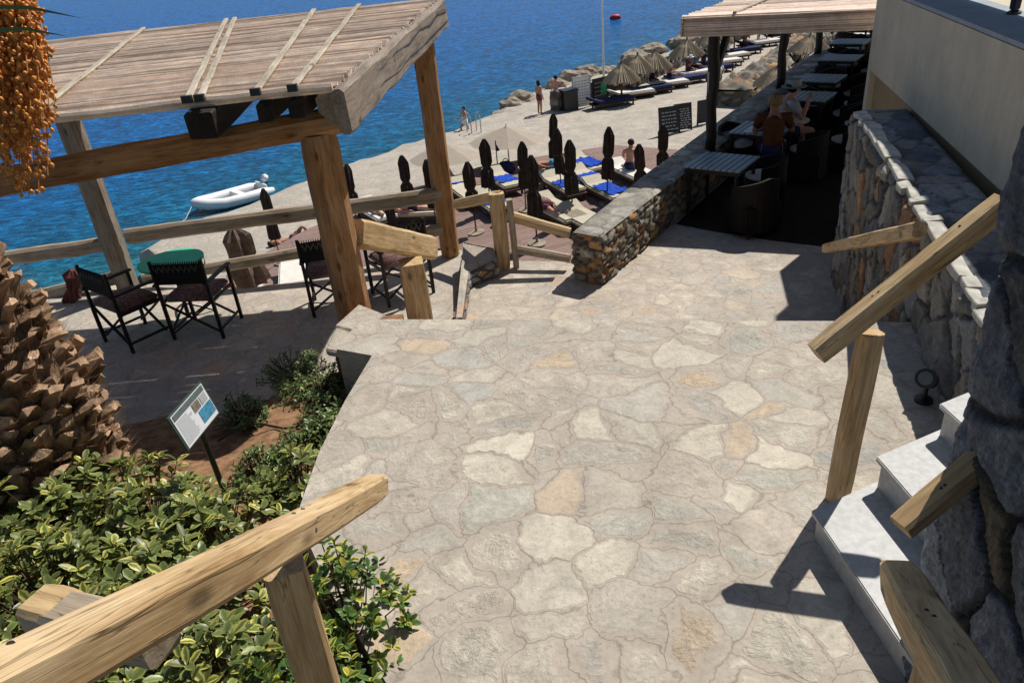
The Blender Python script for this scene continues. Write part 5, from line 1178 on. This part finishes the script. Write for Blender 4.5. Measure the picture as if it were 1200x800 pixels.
# sign
s0 = raypt(228, 484, 4.15); sg = thing('information_sign', 'small white information sign with a dark heading and pictures on a stake', 'sign', (s0.x, s0.y, gz(s0.x, s0.y)))
tl_, tr_, br_, bl_ = raypt(200, 490, 4.0), raypt(237, 445, 4.28), raypt(254, 487, 4.35), raypt(220, 526, 4.07)
xa = ((tr_-tl_)+(br_-bl_)).normalized(); ya0 = ((tl_-bl_)+(tr_-br_)).normalized(); za = xa.cross(ya0).normalized(); ya = za.cross(xa)
wS = ((tr_-tl_).length+(br_-bl_).length)/2; hS = ((tl_-bl_).length+(tr_-br_).length)/2; cS = (tl_+tr_+br_+bl_)/4
Ws = Matrix((xa, ya, za)).transposed().to_4x4(); Ws.translation = cS
def sbox(name, x, y, w, h, z, m, th=.003): bm = bmesh.new(); add_box(bm, (x*wS, y*hS, z), (w*wS, h*hS, th)); return obj(name, bm, m, sg, Ws)
sbox('frame', 0, 0, 1.06, 1.06, -.006, 'signgreen', .012); sbox('panel', 0, 0, .98, .98, .002, 'signwhite'); sbox('heading', 0, .40, .92, .15, .0052, 'signgrey')
sbox('picture', .12, .17, .2, .24, .0052, 'signrock'); sbox('picture', .35, .17, .18, .24, .0052, 'greyfl'); sbox('picture', .28, -.18, .38, .36, .0052, 'signblue')
bm = bmesh.new(); rr = random.Random(2)
for k in range(15): L = .42-rr.uniform(0, .12); add_box(bm, ((-.45+L/2)*wS, (.26-.047*k)*hS, .0052), (L*wS, .018*hS, .001))
obj('text_lines', bm, 'greyfl', sg, Ws)
beam('stake', (cS.x+.02, cS.y+.03, gz(cS.x, cS.y)-.05), cS-za*.02-ya*hS*.3, .03, .03, 'blackmetal', sg)
# palm
TC = Vector((-3.10, 3.95, -.55)); TR = .44
pm = thing('palm_tree', 'stout palm trunk covered in cut leaf bases at the left edge', 'palm', tuple(TC))
vs, fs, cs = [], [], []
rr = random.Random(12)
def pr(z):      # trunk radius by height
    return TR*(1.24-.14*z) if z < 1.0 else TR*(1.10-.62*min(1, (z-1.0)/.9))
seg = 40
for j in range(41):
    z = 4.2*j/40
    for k in range(seg):
        a = 2*pi*k/seg; r_ = pr(z)*.93*(1+.03*noise.noise(Vector((cos(a)*3, sin(a)*3, z*5)))); vs.append(TC+Vector((r_*cos(a), r_*sin(a), z))); c = .13*rr.uniform(.5, 1.4); cs.append((c*1.6, c*1.05, c*.6, 1))
for j in range(40):
    for k in range(seg): fs.append((j*seg+k, j*seg+(k+1) % seg, (j+1)*seg+(k+1) % seg, (j+1)*seg+k))
z = .02; row = 0
while z < 4.1:
    r0 = pr(z); nb = max(9, int(2*pi*r0/.122))
    for k in range(nb):
        a = 2*pi*(k+.5*(row % 2))/nb+rr.uniform(-.06, .06); zz = z+rr.uniform(-.03, .03); out = Vector((cos(a), sin(a), 0)); tan_ = Vector((-sin(a), cos(a), 0)); up_ = Vector((0, 0, 1))
        wb_ = rr.uniform(.046, .082); L = rr.uniform(.04, .15); hb = rr.uniform(.028, .062); dirn = (out*.8+up_*rr.uniform(.25, .8)+tan_*rr.uniform(-.25, .25)).normalized(); nn2 = tan_.cross(dirn).normalized()
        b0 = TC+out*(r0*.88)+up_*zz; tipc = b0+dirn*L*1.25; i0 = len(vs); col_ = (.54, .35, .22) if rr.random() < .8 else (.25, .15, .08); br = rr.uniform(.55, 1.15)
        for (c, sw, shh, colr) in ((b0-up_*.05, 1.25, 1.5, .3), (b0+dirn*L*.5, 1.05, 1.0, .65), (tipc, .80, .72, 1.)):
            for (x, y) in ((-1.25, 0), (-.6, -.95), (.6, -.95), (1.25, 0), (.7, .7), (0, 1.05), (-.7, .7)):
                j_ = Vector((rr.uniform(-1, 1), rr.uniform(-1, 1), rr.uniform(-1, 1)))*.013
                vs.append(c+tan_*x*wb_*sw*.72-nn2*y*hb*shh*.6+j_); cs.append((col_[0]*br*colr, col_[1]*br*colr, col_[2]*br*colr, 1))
        n7 = 7
        for ring in range(2):
            for q in range(n7): fs.append((i0+ring*n7+q, i0+ring*n7+(q+1) % n7, i0+(ring+1)*n7+(q+1) % n7, i0+(ring+1)*n7+q))
        fs.append(tuple(i0+14+q for q in range(7)))
        if rr.random() < .95:      # frayed fibres
            for _ in range(16):
                i1 = len(vs); f0 = b0+tan_*rr.uniform(-.07, .07)+dirn*.03; f1 = f0+(dirn+Vector((rr.uniform(-.6, .6), rr.uniform(-.6, .6), rr.uniform(-.2, .6))))*rr.uniform(.05, .13)
                vs += [f0-tan_*.004, f0+tan_*.004, f1]; cs += [(.30, .2, .11, 1)]*3; fs.append((i1, i1+1, i1+2))
    z += .088; row += 1
me = bpy.data.meshes.new('trunk'); me.from_pydata(vs, [], fs); ca = me.color_attributes.new('Col', 'FLOAT_COLOR', 'POINT'); ca.data.foreach_set('color', np.array(cs, dtype=np.float32).ravel())
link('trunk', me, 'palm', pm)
# crown fronds: arching back and left
ct = TC+Vector((0, 0, 4.2)); rr = random.Random(5)
for k in range(15):
    a = radians(70+k*14+rr.uniform(-5, 5)); d = Vector((cos(a), sin(a), 0)); Lf = rr.uniform(2.2, 2.8); bm = bmesh.new(); pts = []
    el = rr.uniform(.3, 1.1)
    for i in range(13): t = i/12; pts.append(ct+d*(Lf*t*cos(el*(1-t*.4)))+Vector((0, 0, Lf*t*sin(el)-1.7*t*t)))
    add_tube(bm, pts, [.03*(1-.85*i/12) for i in range(13)], 6)
    for i in range(2, 26):
        t = i/26; q = pts[0].lerp(pts[-1], 0); f = t*12; i_ = min(11, int(f)); q = pts[i_].lerp(pts[i_+1], f-i_); dd = (pts[i_+1]-pts[i_]).normalized(); sd2 = dd.cross(Vector((0, 0, 1))).normalized()
        for s in (-1, 1):
            Ll = .5*(1-.5*abs(t-.45)*2); e = q+(dd*.6+sd2*s*.8+Vector((0, 0, .15))).normalized()*Ll-Vector((0, 0, .1)); w2 = dd*.014
            bm.faces.new([bm.verts.new(x) for x in (q-w2, q+w2, e)])
    obj('frond', bm, 'frond', pm)
# long dry leaflets crossing in front of the dates
for (u0, v0, u1, v1, D) in ((-25, 8, 98, 22, 2.42), (-20, 36, 80, 43, 2.4)):
    a, b = raypt(u0, v0, D), raypt(u1, v1, D+.05); bm = bmesh.new(); n_ = Vector((0, 0, .006)); mid = a.lerp(b, .5)+Vector((0, 0, .015)); bm.faces.new([bm.verts.new(x) for x in (a-n_, mid-n_, b, mid+n_, a+n_)]); obj('leaflet', bm, 'frond', pm)
# date cluster
dcl = []; vs, fs = [], []
ico = bmesh.new(); bmesh.ops.create_icosphere(ico, subdivisions=2, radius=1); iv = [v.co.copy() for v in ico.verts]; ifs = [tuple(v.index for v in f.verts) for f in ico.faces]; ico.free()
top = raypt(0, -90, 2.75); bms = bmesh.new(); rr = random.Random(8)
strands = 120
for k in range(strands):
    u_end = rr.gauss(10, 32); 
    if u_end > 66: u_end = 40+rr.random()*20
    if u_end < -70: u_end = -60
    lim = 232-max(0, abs(u_end-28)-22)*2.2; v_end = rr.uniform(60, lim) if k % 3 else rr.uniform(150, lim); D = 2.75+rr.uniform(-.14, .14)
    e = raypt(u_end, v_end, D); m_ = raypt(u_end*.9+rr.uniform(-4, 4), v_end*.3-30, D); pts = [top, m_.lerp(top, .3), m_]
    nn3 = 14; P_ = []
    for i in range(nn3+1): t = i/nn3; P_.append(top*(1-t)**2+m_*2*t*(1-t)+e*t*t)
    add_tube(bms, P_, .0022, 4)
    L = (e-m_).length
    for q in range(int(30+14*rr.random())):
        t = .25+.75*rr.random(); c = top*(1-t)**2+m_*2*t*(1-t)+e*t*t; c = c+Vector((rr.uniform(-1, 1), rr.uniform(-1, 1), rr.uniform(-1, 1)))*.016; i0 = len(vs); r_ = rr.uniform(.0062, .0088)
        vs += [c+Vector((v.x*r_, v.y*r_, v.z*r_*1.3)) for v in iv]; fs += [tuple(i0+x for x in f) for f in ifs]
dd_ = thing('date_cluster', 'hanging cluster of ripe orange dates in the top left corner', 'fruit', tuple(top))
me = bpy.data.meshes.new('dates'); me.from_pydata(vs, [], fs); me.polygons.foreach_set('use_smooth', [True]*len(fs)); link('dates', me, 'date', dd_); obj('strands', bms, 'strand', dd_)
